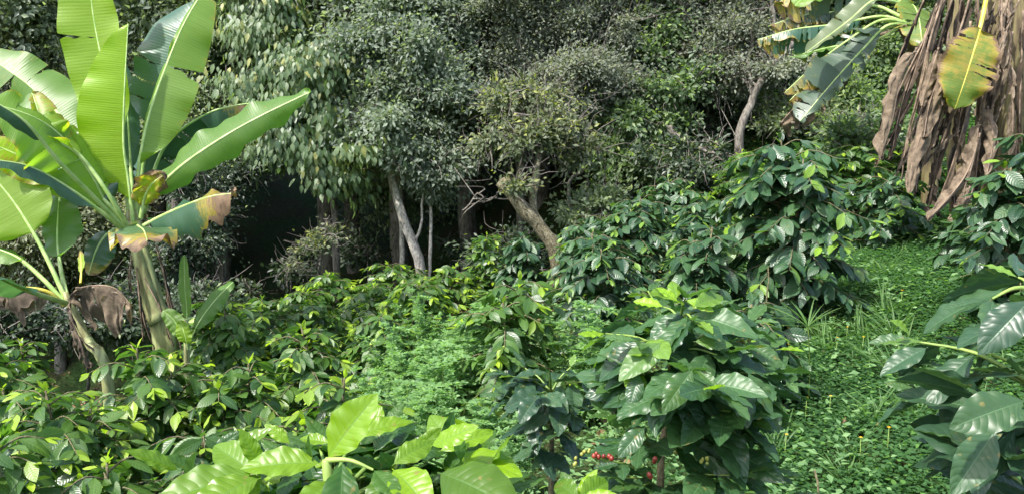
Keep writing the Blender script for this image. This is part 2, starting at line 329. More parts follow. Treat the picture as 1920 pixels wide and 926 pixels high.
def spline(pts, n):
    """Catmull-Rom through pts -> n points"""
    p = np.asarray(pts, float)
    if len(p) == 2: return p[0] + (p[1] - p[0]) * np.linspace(0, 1, n)[:, None]
    q = np.vstack([2 * p[0] - p[1], p, 2 * p[-1] - p[-2]])
    seg = np.linalg.norm(np.diff(p, axis=0), axis=1); cum = np.concatenate([[0], np.cumsum(seg)]) / seg.sum()
    out = []
    for t in np.linspace(0, 1, n):
        i = min(np.searchsorted(cum, t, side='right') - 1, len(p) - 2); u = (t - cum[i]) / max(cum[i + 1] - cum[i], 1e-9)
        a, b, c, d = q[i:i + 4]
        out.append(0.5 * (2 * b + (c - a) * u + (2 * a - 5 * b + 4 * c - d) * u * u + (3 * b - a - 3 * c + d) * u ** 3))
    return np.array(out)
def tube(g, pts, r, n=8, rnd=0.5, rough=0.0, rng=None, cap=True, flat=1.0):
    p = np.asarray(pts, float); m = len(p); r = np.broadcast_to(np.asarray(r, float), (m,)) if np.ndim(r) == 0 or len(r) == m else np.interp(np.linspace(0, 1, m), np.linspace(0, 1, len(r)), r)
    T = nrm(np.gradient(p, axis=0))
    ref = np.array([0.31, 0.95, 0.05]) if abs(T[0][1]) < 0.8 else np.array([1.0, 0.1, 0.1])
    A = nrm(np.cross(T, ref)); B = np.cross(T, A)
    th = np.linspace(0, 2 * math.pi, n, endpoint=False)
    rr = r[:, None] * np.ones(n)
    if rough and rng is not None: rr = rr * (1 + rough * rng.standard_normal((m, n)))
    V = p[:, None, :] + rr[..., None] * (np.cos(th)[None, :, None] * A[:, None, :] + flat * np.sin(th)[None, :, None] * B[:, None, :])
    i = np.arange(m - 1)[:, None] * n; j = np.arange(n)[None, :]; k = (j + 1) % n
    F = np.stack([i + j, i + k, i + n + k, i + n + j], -1).reshape(-1, 4)
    V = V.reshape(-1, 3); Fs = [F]
    if cap:
        V = np.vstack([V, p[-1] + T[-1] * r[-1] * 0.4, p[0]]); e = m * n
        j = np.arange(n); k = (j + 1) % n
        Fs.append(np.stack([(m - 1) * n + j, (m - 1) * n + k, np.full(n, e)], -1)); Fs.append(np.stack([k, j, np.full(n, e + 1)], -1))
    g.add(V, Fs, rnd=rnd)

# ------------------------------------------------------------------ leaf templates: x across, y along 0..1, z up
def prof(t, sharp=1.0, widest=0.45):
    a = np.where(t < widest, np.sin(0.5 * math.pi * np.clip(t / widest, 0, 1)) ** 0.9, np.cos(0.5 * math.pi * np.clip((t - widest) / (1 - widest), 0, 1)) ** sharp)
    return np.maximum(a, 0.0)
def grid_leaf(nt_, nx, ratio=0.4, fold=0.25, sharp=1.0, widest=0.45, wav=0.0, vein=0.0, petiole=0.06):
    t = np.linspace(0, 1, nt_); x = np.linspace(-1, 1, nx)
    tt = np.clip((t - petiole) / (1 - petiole), 0, 1)
    w = prof(tt, sharp, widest) * ratio * 0.5 + 0.006
    X = x[None, :] * w[:, None]; Y = np.repeat(t[:, None], nx, 1)
    ax = np.abs(x)[None, :]
    Z = fold * np.abs(X) - 0.55 * fold * np.abs(X) * ax
    if wav: Z = Z + wav * ax ** 2 * np.sin(t * math.pi * 9)[:, None] * np.sin(tt * math.pi)[:, None]
    if vein: Z = Z + vein * np.abs(np.sin(math.pi * 10 * (tt[:, None] - 0.17 * ax ** 1.35))) ** 0.6 * np.minimum(ax * 4, 1) * (1 - ax ** 4) * np.sin(tt * math.pi)[:, None]
    i = np.arange(nt_ - 1)[:, None] * nx; j = np.arange(nx - 1)[None, :]
    F = np.stack([i + j, i + j + 1, i + nx + j + 1, i + nx + j], -1).reshape(-1, 4)
    V = np.stack([X, Y, Z], -1).reshape(-1, 3)
    UV = np.stack([np.repeat((x * 0.5 + 0.5)[None, :], nt_, 0), np.repeat(tt[:, None], nx, 1)], -1).reshape(-1, 2)
    return V, F, UV
T = {}
T['coffee_hi'] = grid_leaf(38, 11, 0.43, 0.35, 0.85, 0.45, wav=0.022, vein=0.003)
T['coffee_mid'] = grid_leaf(8, 5, 0.43, 0.35, 0.9, 0.45, wav=0.012)
T['coffee_low'] = grid_leaf(5, 3, 0.43, 0.3, 0.9, 0.45)
T['heart'] = grid_leaf(5, 3, 0.46, 0.25, 1.2, 0.3)
def diamond(ratio, fold=0.3, widest=0.45):
    V = np.array([[0, 0, 0], [ratio / 2, widest, fold * ratio / 2], [0, 1, 0], [-ratio / 2, widest, fold * ratio / 2]], float)
    return V, np.array([[0, 1, 2], [0, 2, 3]]), np.array([[0.5, 0], [1, widest], [0.5, 1], [0, widest]], float)
T['small'] = diamond(0.5)
T['narrow'] = diamond(0.3)
def round_leaf():
    a = np.linspace(0, 2 * math.pi, 6, endpoint=False)
    V = np.vstack([[0, 0.5, 0], np.stack([0.5 * np.sin(a), 0.5 - 0.5 * np.cos(a), 0.09 + 0.05 * np.cos(2 * a)], -1)])
    F = np.array([[0, i + 1, (i + 1) % 6 + 1] for i in range(6)])
    return V, F, V[:, :2] + [0.5, 0]
T['round'] = round_leaf()
def blade():
    V = np.array([[-.5, 0, 0], [.5, 0, 0], [-.45, .35, .0], [.45, .35, .0], [-.3, .7, 0], [.3, .7, 0], [0, 1, 0]], float)
    return V * [0.035, 1, 1], [np.array([[0, 1, 3, 2], [2, 3, 5, 4]]), np.array([[4, 5, 6]])], np.array([[0, 0], [1, 0], [0, .35], [1, .35], [0, .7], [1, .7], [.5, 1]], float)
T['blade'] = blade()

class Leaves:
    def __init__(s): s.rows = []
    def add(s, o, y, n, L, rnd=None, age=0.0, curv=0.12, wide=1.0):
        o = np.atleast_2d(o); N = len(o)
        f = lambda v: np.broadcast_to(np.asarray(v, float), (N,))
        b = lambda v: np.broadcast_to(np.asarray(v, float), (N, 3))
        s.rows.append(np.column_stack([o, b(y), b(n), f(L), f(0.5 if rnd is None else rnd), f(age), f(curv), f(wide)]))
    def mesh(s, name, tmpl, mat, origin=None):
        A = np.concatenate(s.rows); V, F, UV = T[tmpl] if isinstance(tmpl, str) else tmpl
        o, y, n, L, rnd, age, cur, wide = A[:, :3], nrm(A[:, 3:6]), A[:, 6:9], A[:, 9], A[:, 10], A[:, 11], A[:, 12], A[:, 13]
        if origin is not None: o = o - origin
        x = np.cross(y, n); bad = np.linalg.norm(x, axis=1) < 1e-3
        x[bad] = np.cross(y[bad], [0.3, 0.5, 0.8]); x = nrm(x); z = np.cross(x, y)
        vx, vy, vz = V[:, 0], V[:, 1], V[:, 2]
        # bend the leaf downwards along its length
        th = cur[:, None] * 2 * vy[None, :]
        yy = vy[None, :] * (1 - cur[:, None] ** 2 * vy[None, :] ** 2 * 0.6); zz = vz[None, :] - cur[:, None] * vy[None, :] ** 2
        zz = zz + 0.06 * np.sin(vx[None, :] * 9 + rnd[:, None] * 40) * vy[None, :] * (len(V) > 12)
        Vx = o[:, None, :] + L[:, None, None] * (vx[None, :, None] * wide[:, None, None] * x[:, None, :] + yy[..., None] * y[:, None, :] + zz[..., None] * z[:, None, :])
        nv, N = len(V), len(A)
        off = (np.arange(N) * nv)[:, None, None]
        Fs = [(f[None] + off).reshape(-1, f.shape[1]) for f in (F if isinstance(F, list) else [F])]
        return make_mesh(name, Vx.reshape(-1, 3), Fs, mat, np.tile(UV, (N, 1)), {'rnd': np.repeat(rnd, nv), 'age': np.repeat(age, nv)})

def rdir(rng, n):
    return nrm(rng.standard_normal((n, 3)))
UPZ = np.array([0, 0, 1.0])

# ------------------------------------------------------------------ ground sheet
def axis(near, far, step, grow=1.12):
    a = [0.0]; s = step
    while a[-1] < far:
        if a[-1] > near: s *= grow
        a.append(a[-1] + s)
    return np.array(a)
ax_ = axis(8, 260, 0.16); X_ = np.concatenate([-ax_[:0:-1], ax_]); ay_ = axis(18, 260, 0.16); by_ = axis(2, 120, 0.3); Y_ = np.concatenate([-by_[:0:-1], ay_])
GX, GY = np.meshgrid(X_, Y_); nx, ny = len(X_), len(Y_)
i = np.arange(ny - 1)[:, None] * nx; j = np.arange(nx - 1)[None, :]
Fg = np.stack([i + j, i + j + 1, i + nx + j + 1, i + nx + j], -1).reshape(-1, 4)
Vg = np.stack([GX, GY, ground(GX, GY)], -1).reshape(-1, 3)
tag(link('hillside', make_mesh('hillside', Vg, Fg, 'soil', Vg[:, :2])), kind='structure')

# ------------------------------------------------------------------ coffee bushes
def branch_leaves(lv, rng, pts, L, start=0.3, node=0.055, young=0.5, droop=0.4, cur=0.18, ages=None, jit=0.25, top=0.0):
    """opposite leaf pairs along one branch"""
    seg = np.linalg.norm(np.diff(pts, axis=0), axis=1); cum = np.concatenate([[0], np.cumsum(seg)]); tot = cum[-1]
    s = start * tot; k = 0
    while s < tot - 0.01:
        u = s / tot
        p = np.array([np.interp(s, cum, pts[:, a]) for a in range(3)])
        q = np.array([np.interp(min(s + 0.03, tot), cum, pts[:, a]) for a in range(3)])
        ax = nrm(q - p + 1e-9)
        side = np.cross(ax, UPZ)
        if np.linalg.norm(side) < 0.25: side = np.array([math.cos(k * 1.6 + top), math.sin(k * 1.6 + top), 0])
        side = nrm(side)
        for sg in (-1, 1):
            if rng.random() < 0.06: continue
            d = nrm(ax * (0.45 + 0.45 * u) + sg * side * 0.85 + np.array([0, 0, -droop * (1.1 - 0.55 * u)]) + rng.normal(0, jit, 3))
            n = nrm(UPZ * 0.8 + ax * 0.45 + sg * side * 0.2 + rng.normal(0, 0.25, 3))
            ll = L * (0.8 + 0.35 * math.sin(math.pi * min(1, u * 1.05))) * rng.uniform(0.78, 1.12)
            a = 0.0
            if u > 0.8 and rng.random() < young: a = rng.uniform(0.25, 0.8)
            lv.add(p, d, n, ll, rng.random(), a, cur + rng.normal(0, 0.07), rng.uniform(0.85, 1.12))
        s += node * rng.uniform(0.85, 1.2); k += 1
    ax = nrm(pts[-1] - pts[-2]); side = np.cross(ax, UPZ + 0.01); side = nrm(side)
    for sg in (-1, 1):
        a = rng.uniform(0.45, 1.0) if rng.random() < young else 0.1
        d = nrm(ax * 1.0 + sg * side * 0.6 + np.array([0, 0, 0.1]) + rng.normal(0, 0.2, 3))
        lv.add(pts[-1], d, nrm(UPZ - ax * 0.3 + rng.normal(0, 0.2, 3)), L * rng.uniform(0.4, 0.75), rng.random(), a, 0.05, 0.9)

def coffee_bush_parts(seed, H=1.4, R=0.75, L=0.14, nbr=46, young=0.45, low=0.12, stems=2, node=0.055, droop=0.42):
    rng = np.random.default_rng(seed); lv = Leaves(); g = Geo()
    for s in range(stems):
        a0 = rng.uniform(0, 6.28); lean = 0.12 * R if stems > 1 else 0.04
        top = np.array([math.cos(a0 + s * 3.1) * lean * 2.2, math.sin(a0 + s * 3.1) * lean * 2.2, H * (1 - 0.1 * s)])
        sp = spline([[0.05 * math.cos(a0 + s * 3.1), 0.05 * math.sin(a0 + s * 3.1), -0.1], top * [0.5, 0.5, 0.5] + rng.normal(0, 0.02, 3), top], 9)
        tube(g, sp, np.linspace(0.02, 0.006, 9), 6)
        nb = nbr // stems
        for b in range(nb):
            u = low + (0.985 - low) * (b / nb) ** 0.85
            base = np.array([np.interp(u, np.linspace(0, 1, 9), sp[:, c]) for c in range(3)])
            az = b * 2.399 + rng.normal(0, 0.3) + s
            v = (u - 0.42) / 0.60
            ln = R * math.sqrt(max(0.03, 1 - v * v)) * rng.uniform(0.72, 1.08) if v > 0 else R * (0.80 + 0.2 * (1 + v)) * rng.uniform(0.75, 1.05)
            ln = max(ln, 0.16)
            up = 0.75 * max(0, u - 0.35) + 0.05
            h = np.array([math.cos(az), math.sin(az), 0])
            pts = spline([base, base + h * ln * 0.5 + UPZ * ln * (up * 0.55), base + h * ln + UPZ * ln * (up * 0.7 - 0.22)], 7)
            tube(g, pts, np.linspace(0.006, 0.002, 7), 4, cap=False)
            branch_leaves(lv, rng, pts, L, start=0.28 if ln > 0.4 else 0.1, node=node, young=young, droop=droop, top=az)
        branch_leaves(lv, rng, sp[-3:], L * 0.8, start=0.1, node=0.05, young=min(1, young * 1.6), droop=0.1)
    return lv, g

def cherries(g, rng, c, n, r=0.0075, spread=0.018):
    a, b = np.meshgrid(np.linspace(0, math.pi, 6), np.linspace(0, 2 * math.pi, 8, endpoint=False), indexing='ij')
    S = np.stack([np.sin(a) * np.cos(b), np.sin(a) * np.sin(b), np.cos(a) * 1.15], -1).reshape(-1, 3)
    i = np.arange(5)[:, None] * 8; j = np.arange(8)[None, :]; k = (j + 1) % 8
    F = np.stack([i + j, i + k, i + 8 + k, i + 8 + j], -1).reshape(-1, 4)
    for _ in range(n):
        g.add(S * r * rng.uniform(0.85, 1.15) + c + rng.normal(0, spread, 3) * [1, 1, 0.6], F)

BUSH = {'a': dict(mat='coffee', young=.7, L=.13, droop=.35, node=.05), 'b': dict(mat='coffee', young=.95, L=.13, stems=3, droop=.35, node=.05), 'c': dict(mat='coffee', young=.35, L=.13, droop=.4, node=.05),
        'd': dict(mat='coffee_dark', young=.15, L=.155, droop=.6, stems=3, low=.2), 'e': dict(mat='coffee_dark', young=.15, L=.165, droop=.4), 'g': dict(mat='coffee_dark', young=.35, L=.135, droop=.4, node=.05), 'f': dict(mat='coffee', young=.6, L=.14, stems=1, droop=.3)}
bush_count = [0]; SHARED = {}
def bush(key, px, y, row, label, wpx=None, rot=None, group=None, hmin=0.5, dens=1.0, name='coffee_bush'):
    p = gpt(px, y); H = max(hmin, zrow(row, y) - p[2])
    dep = y * cp + (1.7 - p[2] - H * 0.5) * sp_
    R = (wpx / 2) / FX * dep
    bush_count[0] += 1; sc = 1.0
    ck = (key, round(R * 3.4), round(H * 2.5))
    if y > 7 and ck in SHARED:
        fo, st, H0 = SHARED[ck]; sc = H / H0
    else:
        kw = dict(BUSH[key]); mat = kw.pop('mat'); nbr = int(np.clip((72 + 85 * (R * H - .6)) * dens, 40, 190))
        lo = max(kw.get('low', .1), 1 - (2.0 * R + .35) / H) if H > 1.4 else kw.get('low', .1); kw['low'] = max(lo, kw.get('low', 0))
        lv, g = coffee_bush_parts(900 + bush_count[0], H=H, R=R, nbr=nbr, **kw)
        fo = lv.mesh('foliage', 'coffee_mid' if y < 7 else 'coffee_low', mat); st = g.mesh('stem', 'stem_dull'); H0 = H; SHARED[ck] = (fo, st, H0)
    t = thing(name, label, 'coffee bush', p, rot if rot is not None else bush_count[0] * 1.37, group, (sc, sc, sc))
    link('foliage', fo, t); link('stem', st, t)
    return t

FIELD = 'coffee bushes in the field'
ROWS = 'young coffee bushes massed in front of the dark hollow'
RL = 'sunlit coffee bush massed with others in front of the dark hollow'
# hollow-side rows
for (px, y, row, w, k) in [(560, 9.2, 545, 200, 'a'), (640, 9.6, 510, 190, 'b'), (745, 9.8, 498, 190, 'a'), (480, 8.9, 565, 190, 'c'), (835, 8.8, 500, 170, 'b'),
                           (700, 8.2, 540, 190, 'c'), (600, 7.7, 560, 200, 'b'), (790, 7.6, 535, 180, 'f'), (520, 7.4, 575, 200, 'a'), (430, 8.0, 568, 200, 'b')]:
    bush(k, px, y, row, RL, w, group=ROWS)
bush('c', 430, 6.4, 575, 'dark green coffee bush just right of the small banana sucker', 210, group=FIELD)
bush('a', 605, 5.4, 612, 'rounded coffee bush with layered drooping branches in mid field, left of the feathery weeds', 220, group=FIELD)
bush('c', 700, 6.4, 590, 'coffee bush touching the left edge of the feathery weeds', 180, group=FIELD)
bush('b', 300, 4.5, 640, 'tall bright coffee bush with yellow-green shoots below the big banana stem', 330, group=FIELD)
bush('c', 50, 4.9, 675, 'coffee bush filling the left edge below the smaller banana stem', 290, group=FIELD)
bush('a', 165, 3.9, 720, 'dense coffee bush left of the tall bright one', 300, group=FIELD)
bush('f', 30, 2.9, 820, 'low yellow-green coffee sprig in the bottom left corner', 260, group=FIELD)
bush('a', 460, 4.4, 690, 'coffee bush on the right side of the tall bright one', 250, group=FIELD)
bush('b', 620, 3.7, 715, 'coffee bush with yellow-green tips right behind the big near shoots', 300, group=FIELD)
bush('c', 420, 3.4, 790, 'low shaded coffee bush between the tall bright bush and the near shoots', 300, group=FIELD)
bush('c', 230, 3.1, 850, 'lowest coffee bush at the bottom edge left of the near shoots', 300, group=FIELD)
bush('e', -80, 6.5, 640, 'coffee bush beyond the left edge under the smaller banana plant', 260, group=FIELD)
bush('f', 50, 7.5, 645, 'distant dark coffee bush at the left behind the smaller banana stem', 150, group=FIELD)
# centre
bush('c', 950, 4.7, 530, 'dark coffee bush with one large yellow-green leaf near the feathery weeds', 250, group=FIELD)
bush('g', 1130, 6.3, 440, 'coffee bush with light tips in front of the mossy trunk', 230, group=FIELD)
bush('f', 905, 9.4, 440, 'small upright coffee plant at the lip of the hollow, left of the mossy trunk', 90, group=FIELD)
bush('e', 985, 8.9, 440, 'small dark coffee bush right beside the foot of the mossy trunk', 100, group=FIELD)
bush('g', 1110, 8.6, 405, 'coffee bush right behind the mossy trunk foot', 170, group=FIELD)
bush('g', 1200, 8.2, 372, 'coffee bush at the top of the middle row below the light green thicket', 190, group=FIELD)
bush('g', 1270, 9.6, 335, 'coffee bush between the light green thicket and the big round bush', 180, group=FIELD)
bush('g', 1320, 7.6, 372, 'coffee bush touching the left side of the big round bush', 150, group=FIELD)
bush('e', 1310, 5.3, 425, 'sparse coffee bush with broad bluish leaves left of the big round bush', 130, group=FIELD)
bush('c', 1390, 9.5, 285, 'coffee bush behind the big round bush on the left, near the leaning trunk', 190, group=FIELD)
bush('d', 1485, 5.4, 262, 'big round dark coffee bush with drooping glossy leaves in the centre right', 285, group=FIELD, rot=0.7)
bush('g', 1640, 7.6, 330, 'dark coffee bush behind the right shoulder of the big round bush', 200, group=FIELD)
bush('c', 1590, 9.0, 275, 'coffee bush uphill behind the big round bush, below the torn banana leaves', 200, group=FIELD)
bush('c', 1710, 9.4, 265, 'coffee bush behind the hanging dead banana leaves', 210, group=FIELD)
bush('d', 1900, 4.6, 245, 'tall dark coffee bush at the right edge beside the dead banana leaves', 200, group=FIELD)
bush('e', 1860, 5.6, 390, 'low coffee bush at the foot of the dead banana clump', 150, group=FIELD)
bush('e', 1400, 3.9, 575, 'small dark coffee bush behind the large near bush on its right', 190, group=FIELD, hmin=0.3)

# near bushes: branches set out one by one, big veined leaves
def near_bush(name, label, base, shoots, mat, L, seed, tm='coffee_hi', young=0.3, node=0.05, cur=0.2, droop=0.45, extra=None, trunk=None, nfirst=0.35, tmat='stem'):
    rng = np.random.default_rng(seed); lv = Leaves(); g = Geo(); base = np.asarray(base, float)
    t = thing(name, label, 'coffee bush', base)
    gb = Geo(); mid = trunk if trunk is not None else [base, base + [0, 0, 0.5]]
    tp = spline(mid, 14); tube(g, tp, np.linspace(0.017, 0.007, 14), 10)
    for sh in shoots:
        E = P(*sh[:3]); Ls = sh[3] if len(sh) > 3 else 1.0; yg = sh[4] if len(sh) > 4 else young
        # leaves the trunk at the point below the tip
        zz = E[2] - 0.35 * np.linalg.norm((E - tp[-1])[:2])
        k = int(np.argmin(np.abs(tp[:, 2] - zz))); S = tp[min(k, 13)]
        mid_ = (S + E) / 2 + UPZ * 0.10 * np.linalg.norm(E - S)
        pts = spline([S, mid_, E], 10); tube(gb, pts, np.linspace(0.005, 0.002, 10), 6, cap=False)
        ln = np.linalg.norm(E - S)
        branch_leaves(lv, rng, pts, L * Ls, start=max(nfirst, 1 - 0.42 / max(ln, 0.2)), node=node, young=yg, droop=droop, cur=cur, jit=0.22, top=rng.uniform(0, 6))
    if extra is not None:
        for (bx, by, bd, tx, ty, td, n, wide, age) in extra:
            o = P(bx, by, bd); e = P(tx, ty, td)
            nn = n[0] * RGT + n[1] * UPZ - n[2] * FWD
            lv.add(o, e - o, nn, np.linalg.norm(e - o) * 1.02, rng.random(), age, rng.uniform(.10, .28), wide * .88)
    link('foliage', lv.mesh('foliage', tm, mat, base), t); link('stem', g.mesh('stem', tmat, base), t); link('branches', gb.mesh('branches', 'stem_green', base), t)
    return t, rng

# large bush centre right
bC = gpt(1245, 2.15)
shC = [(1285, 560, 2.05, 0.95, 0.6), (1245, 575, 2.2, 0.9, .5), (1330, 580, 2.05, 1.0, .3), (1135, 625, 2.1, .95, .3), (1190, 600, 2.3, .9, .3), (1405, 605, 2.15, 1, .2), (1450, 655, 2.1, 1.05, .1), (1425, 740, 2.0, 1.1, .1),
       (1345, 665, 1.95, 1.1, .3), (1235, 660, 1.95, 1.0, .3), (1290, 700, 1.85, 1.05, .4), (1180, 690, 2.0, 1, .2), (1370, 770, 1.9, 1.1, .1), 
       (1260, 620, 2.1, 1, .3), (1380, 690, 2.1, 1, .1), (1110, 650, 2.2, .8, .2), (1300, 620, 2.3, 1, .2), (1360, 620, 2.3, 1, .2),
       (1480, 720, 2.3, .9, 0), (1215, 545, 2.35, .8, .3), (1300, 760, 2.2, 1, 0),
       (1155, 720, 2.05, 1, .1), (1260, 740, 1.85, 1, .1), (1410, 790, 1.95, 1.05, 0), (1340, 730, 1.8, 1.05, .1), (1200, 640, 1.95, 1, .2), (1300, 600, 1.95, 1, .5), (1370, 640, 2.0, 1.05, .2), (1150, 780, 2.1, .9, 0), (1430, 700, 1.95, 1.05, 0)]
shC += [(1180, 830, 2.0, .9, 0), (1410, 850, 2.0, 1, 0), (1450, 880, 2.1, .9, 0), (1370, 890, 1.95, 1, 0), (1330, 905, 2.0, 1, 0), (1160, 895, 2.0, .9, 0), (1320, 820, 2.05, 1, 0), (1205, 910, 1.95, .9, 0), (1140, 862, 1.97, .6, 0), (1440, 800, 2.0, 1, 0), (1480, 930, 2.1, .9, 0)]
exC = [(1268, 560, 2.0, 1262, 520, 2.05, (0, .7, .8), 1.3, .6), (1272, 566, 1.98, 1235, 535, 1.98, (-.1, .9, .7), 1.1, .95), (1285, 562, 1.98, 1340, 575, 1.95, (.1, .9, .8), 1.1, .8), (1300, 575, 1.95, 1360, 545, 2.0, (.1, .8, .7), 1.1, .4),
       (1240, 640, 1.92, 1165, 700, 1.85, (-.2, .6, 1), 1.2, .2), (1300, 690, 1.82, 1245, 765, 1.75, (-.2, .5, 1), 1.15, .1), (1305, 690, 1.82, 1345, 720, 1.78, (.2, .6, 1), 1.1, .15), (1395, 640, 1.95, 1470, 680, 1.9, (.2, .7, .9), 1.2, .1),
       (1400, 695, 1.9, 1455, 775, 1.85, (.4, .4, 1), 1.1, .1), (1385, 700, 1.88, 1405, 800, 1.82, (0, .4, 1), 1.1, 0), (1300, 640, 1.9, 1375, 640, 1.88, (0, .9, .8), 1.2, .25), (1210, 800, 1.85, 1160, 850, 1.8, (-.2, .7, .9), 1.2, 0), (1200, 700, 1.9, 1180, 760, 1.85, (-.2, .4, 1), 1.2, 0)]
tC, rngC = near_bush('coffee_bush', 'large near coffee bush with broad veined leaves, pale trunk and red cherries', bC, shC, 'coffee_near_grey', 0.160, 5,
                     trunk=[bC - [0, 0, 0.1], P(1238, 900, 2.1), P(1247, 800, 2.12), P(1255, 700, 2.12), P(1275, 600, 2.12)], young=0.3, extra=exC, cur=.16)
for (x, y, d, n) in [(1118, 853, 1.95, 4), (1143, 857, 1.95, 3), (1231, 868, 1.88, 2), (1222, 890, 1.88, 3)]: 
    gc = Geo(); cherries(gc, rngC, P(x, y, d), n, .0062, .007); link('cherry_cluster', gc.mesh('cherry_cluster', 'cherry', bC), tC)
for (x, y, d, n) in [(1098, 845, 1.95, 7), (1235, 790, 2.05, 5), (1395, 640, 2.0, 5), (1075, 868, 1.98, 4), (1320, 860, 1.9, 4)]: 
    gc = Geo(); cherries(gc, rngC, P(x, y, d), n, 0.005, .008); link('cherry_cluster', gc.mesh('cherry_cluster', 'cherry_green', bC), tC)['label'] = 'unripe green cherries'


# right edge bush
bD = gpt(1960, 1.25)
shD = [(1720, 640, 1.35, 1, .2), (1730, 735, 1.35, 1.0, 0), (1860, 560, 1.3, 1.1, 0), (1910, 520, 1.35, .9, .3), (1850, 660, 1.35, 1, 0), (1900, 870, 1.15, 1.1, 0),
       (1785, 810, 1.4, .9, 0), (1950, 600, 1.2, 1.1, 0), (1980, 780, 1.1, 1.1, 0), (1990, 880, 1.2, 1.1, 0), (1960, 500, 1.4, 1, .4), (1775, 690, 1.35, 1.0, 0), (1840, 740, 1.2, 1.1, 0), (1830, 830, 1.2, 1.1, 0), (1890, 930, 1.2, 1, 0), (1910, 700, 1.2, 1.1, 0), (1880, 780, 1.4, 1, 0), (1940, 930, 1.25, 1, 0)]
exD = [(1925, 750, 1.02, 1792, 790, 1.0, (0.1, 0.75, 0.7), 1.25, 0.12), (1935, 560, 1.12, 1838, 650, 1.1, (-0.3, 0.6, 0.7), 1.2, 0), (1870, 800, 1.08, 1790, 920, 1.05, (-.3, .5, .8), 1.1, 0),
       (1905, 800, 1.15, 1850, 925, 1.12, (.4, .4, .8), 1, 0), (1740, 650, 1.3, 1655, 690, 1.28, (-.1, .8, .6), 1, 0), (1735, 640, 1.32, 1645, 640, 1.35, (0, 1, .3), .9, .5), (1705, 622, 1.32, 1680, 598, 1.3, (0, .6, .8), 1, .9)]
near_bush('coffee_bush', 'dark glossy coffee bush leaning in from the right edge of the photo', bD, shD, 'coffee_blue', 0.140, 8, young=0.15, nfirst=.55, extra=exD,
          trunk=[bD - [0, 0, .1], P(1960, 900, 1.25), P(1950, 700, 1.28), P(1935, 540, 1.32)], node=0.055)

# near shoots at the bottom, leaves set out one by one
bA = gpt(640, 1.12)
shA = [(560, 905, 1.25, 1, .3), (690, 890, 1.22, 1, .2), (800, 900, 1.2, 1, .2), (470, 900, 1.3, 1, .4), (880, 880, 1.25, 1, .4), (630, 850, 1.35, 1, .3), (740, 860, 1.35, 1, .1), (380, 925, 1.3, 1, .3), (920, 930, 1.2, 1, .2),
       (660, 830, 1.3, 1, .1), (600, 840, 1.3, 1, .1), (770, 830, 1.3, 1.1, 0), (700, 880, 1.1, 1, 0), (540, 860, 1.35, 1, .1), (640, 950, 1.1, 1, .1), (500, 970, 1.2, 1, .1), (820, 970, 1.15, 1, .1), (720, 800, 1.4, 1, .3)]
exA = [  # base px,py,depth -> tip px,py,depth ; normal (right, up, toward camera) ; width ; youth
    (612, 862, 1.12, 690, 740, 1.10, (-0.45, 0.3, 1.0), 1.35, 0.75),
    (605, 868, 1.12, 452, 855, 1.08, (0.0, 1.0, 0.75), 1.15, 0.65),
    (660, 820, 1.20, 770, 770, 1.22, (0.0, 1.0, 0.6), 1.0, 0.7),
    (640, 795, 1.22, 700, 760, 1.24, (0.2, 1.0, 0.5), 1.0, 0.6),
    (620, 830, 1.2, 560, 815, 1.22, (-.2, .9, .6), .9, .7),
    (480, 885, 1.10, 282, 925, 1.02, (-0.1, 0.9, 0.8), 1.15, 0.45),
    (485, 892, 1.12, 392, 820, 1.16, (-0.2, 0.9, 0.7), 1.2, 0.5),
    (490, 895, 1.08, 350, 940, 1.0, (0.0, 1.0, 0.8), 1.3, 0.6),
    (735, 878, 1.10, 800, 925, 1.02, (0.35, 0.8, 0.9), 1.5, 0.85),
    (735, 872, 1.12, 812, 815, 1.16, (-0.25, 0.6, 0.9), 1.2, 0.55),
    (728, 880, 1.12, 690, 950, 1.05, (-0.2, 0.8, 0.8), 1.2, 0.25),
    (855, 845, 1.22, 805, 775, 1.28, (-0.2, 0.7, 0.9), 1.4, 0.55),
    (858, 845, 1.22, 925, 800, 1.26, (0.2, 0.9, 0.6), 0.8, 0.95),
    (858, 850, 1.2, 975, 885, 1.12, (0.2, 0.9, 0.75), 1.15, 0.9),
    (820, 885, 1.12, 965, 935, 1.02, (0.1, 0.95, 0.8), 1.5, 0.30),
    (700, 850, 1.25, 745, 780, 1.3, (-.4, .5, .9), 1.2, 0.05), (735, 850, 1.22, 835, 830, 1.22, (.2, .8, .6), 1.2, 0.05),
    (645, 870, 1.18, 640, 925, 1.12, (0, .4, 1), 1.2, .6), (625, 900, 1.1, 560, 940, 1.02, (0, .9, .7), 1.2, .5), (560, 880, 1.2, 520, 920, 1.12, (-.3, .6, .9), 1.2, .05),
    (580, 870, 1.22, 600, 930, 1.15, (.2, .5, .9), 1.2, .05),
]
rA = np.random.default_rng(2)
for k in range(46):
    bx = rA.uniform(330, 930); by = rA.uniform(850, 960) - 45 * math.exp(-((bx - 660) / 160) ** 2); a_ = rA.uniform(-2.6, -.5); ln_ = rA.uniform(70, 120); dd = rA.uniform(1.12, 1.38)
    exA.append((bx, by, dd, bx + ln_ * math.cos(a_), by + ln_ * math.sin(a_) * .75, dd + rA.uniform(-.06, .06), (rA.normal(0, .35), rA.uniform(.5, 1), rA.uniform(.3, .9)), rA.uniform(.85, 1.1), rA.choice([0, .1, .5, .8])))
exA = [r[:8] + (r[8] * .88,) for r in exA]
near_bush('coffee_bush', 'nearest coffee bush with large bright yellow-green leaves at the bottom edge', bA, shA, 'coffee_near', 0.135, 21, young=0.12, extra=exA, droop=0.4,
          trunk=[bA - [0, 0, .1], P(625, 1100, 1.15), P(618, 950, 1.14), P(612, 862, 1.12)], node=0.05, tmat='stem_green')
bB = gpt(1080, 1.1)
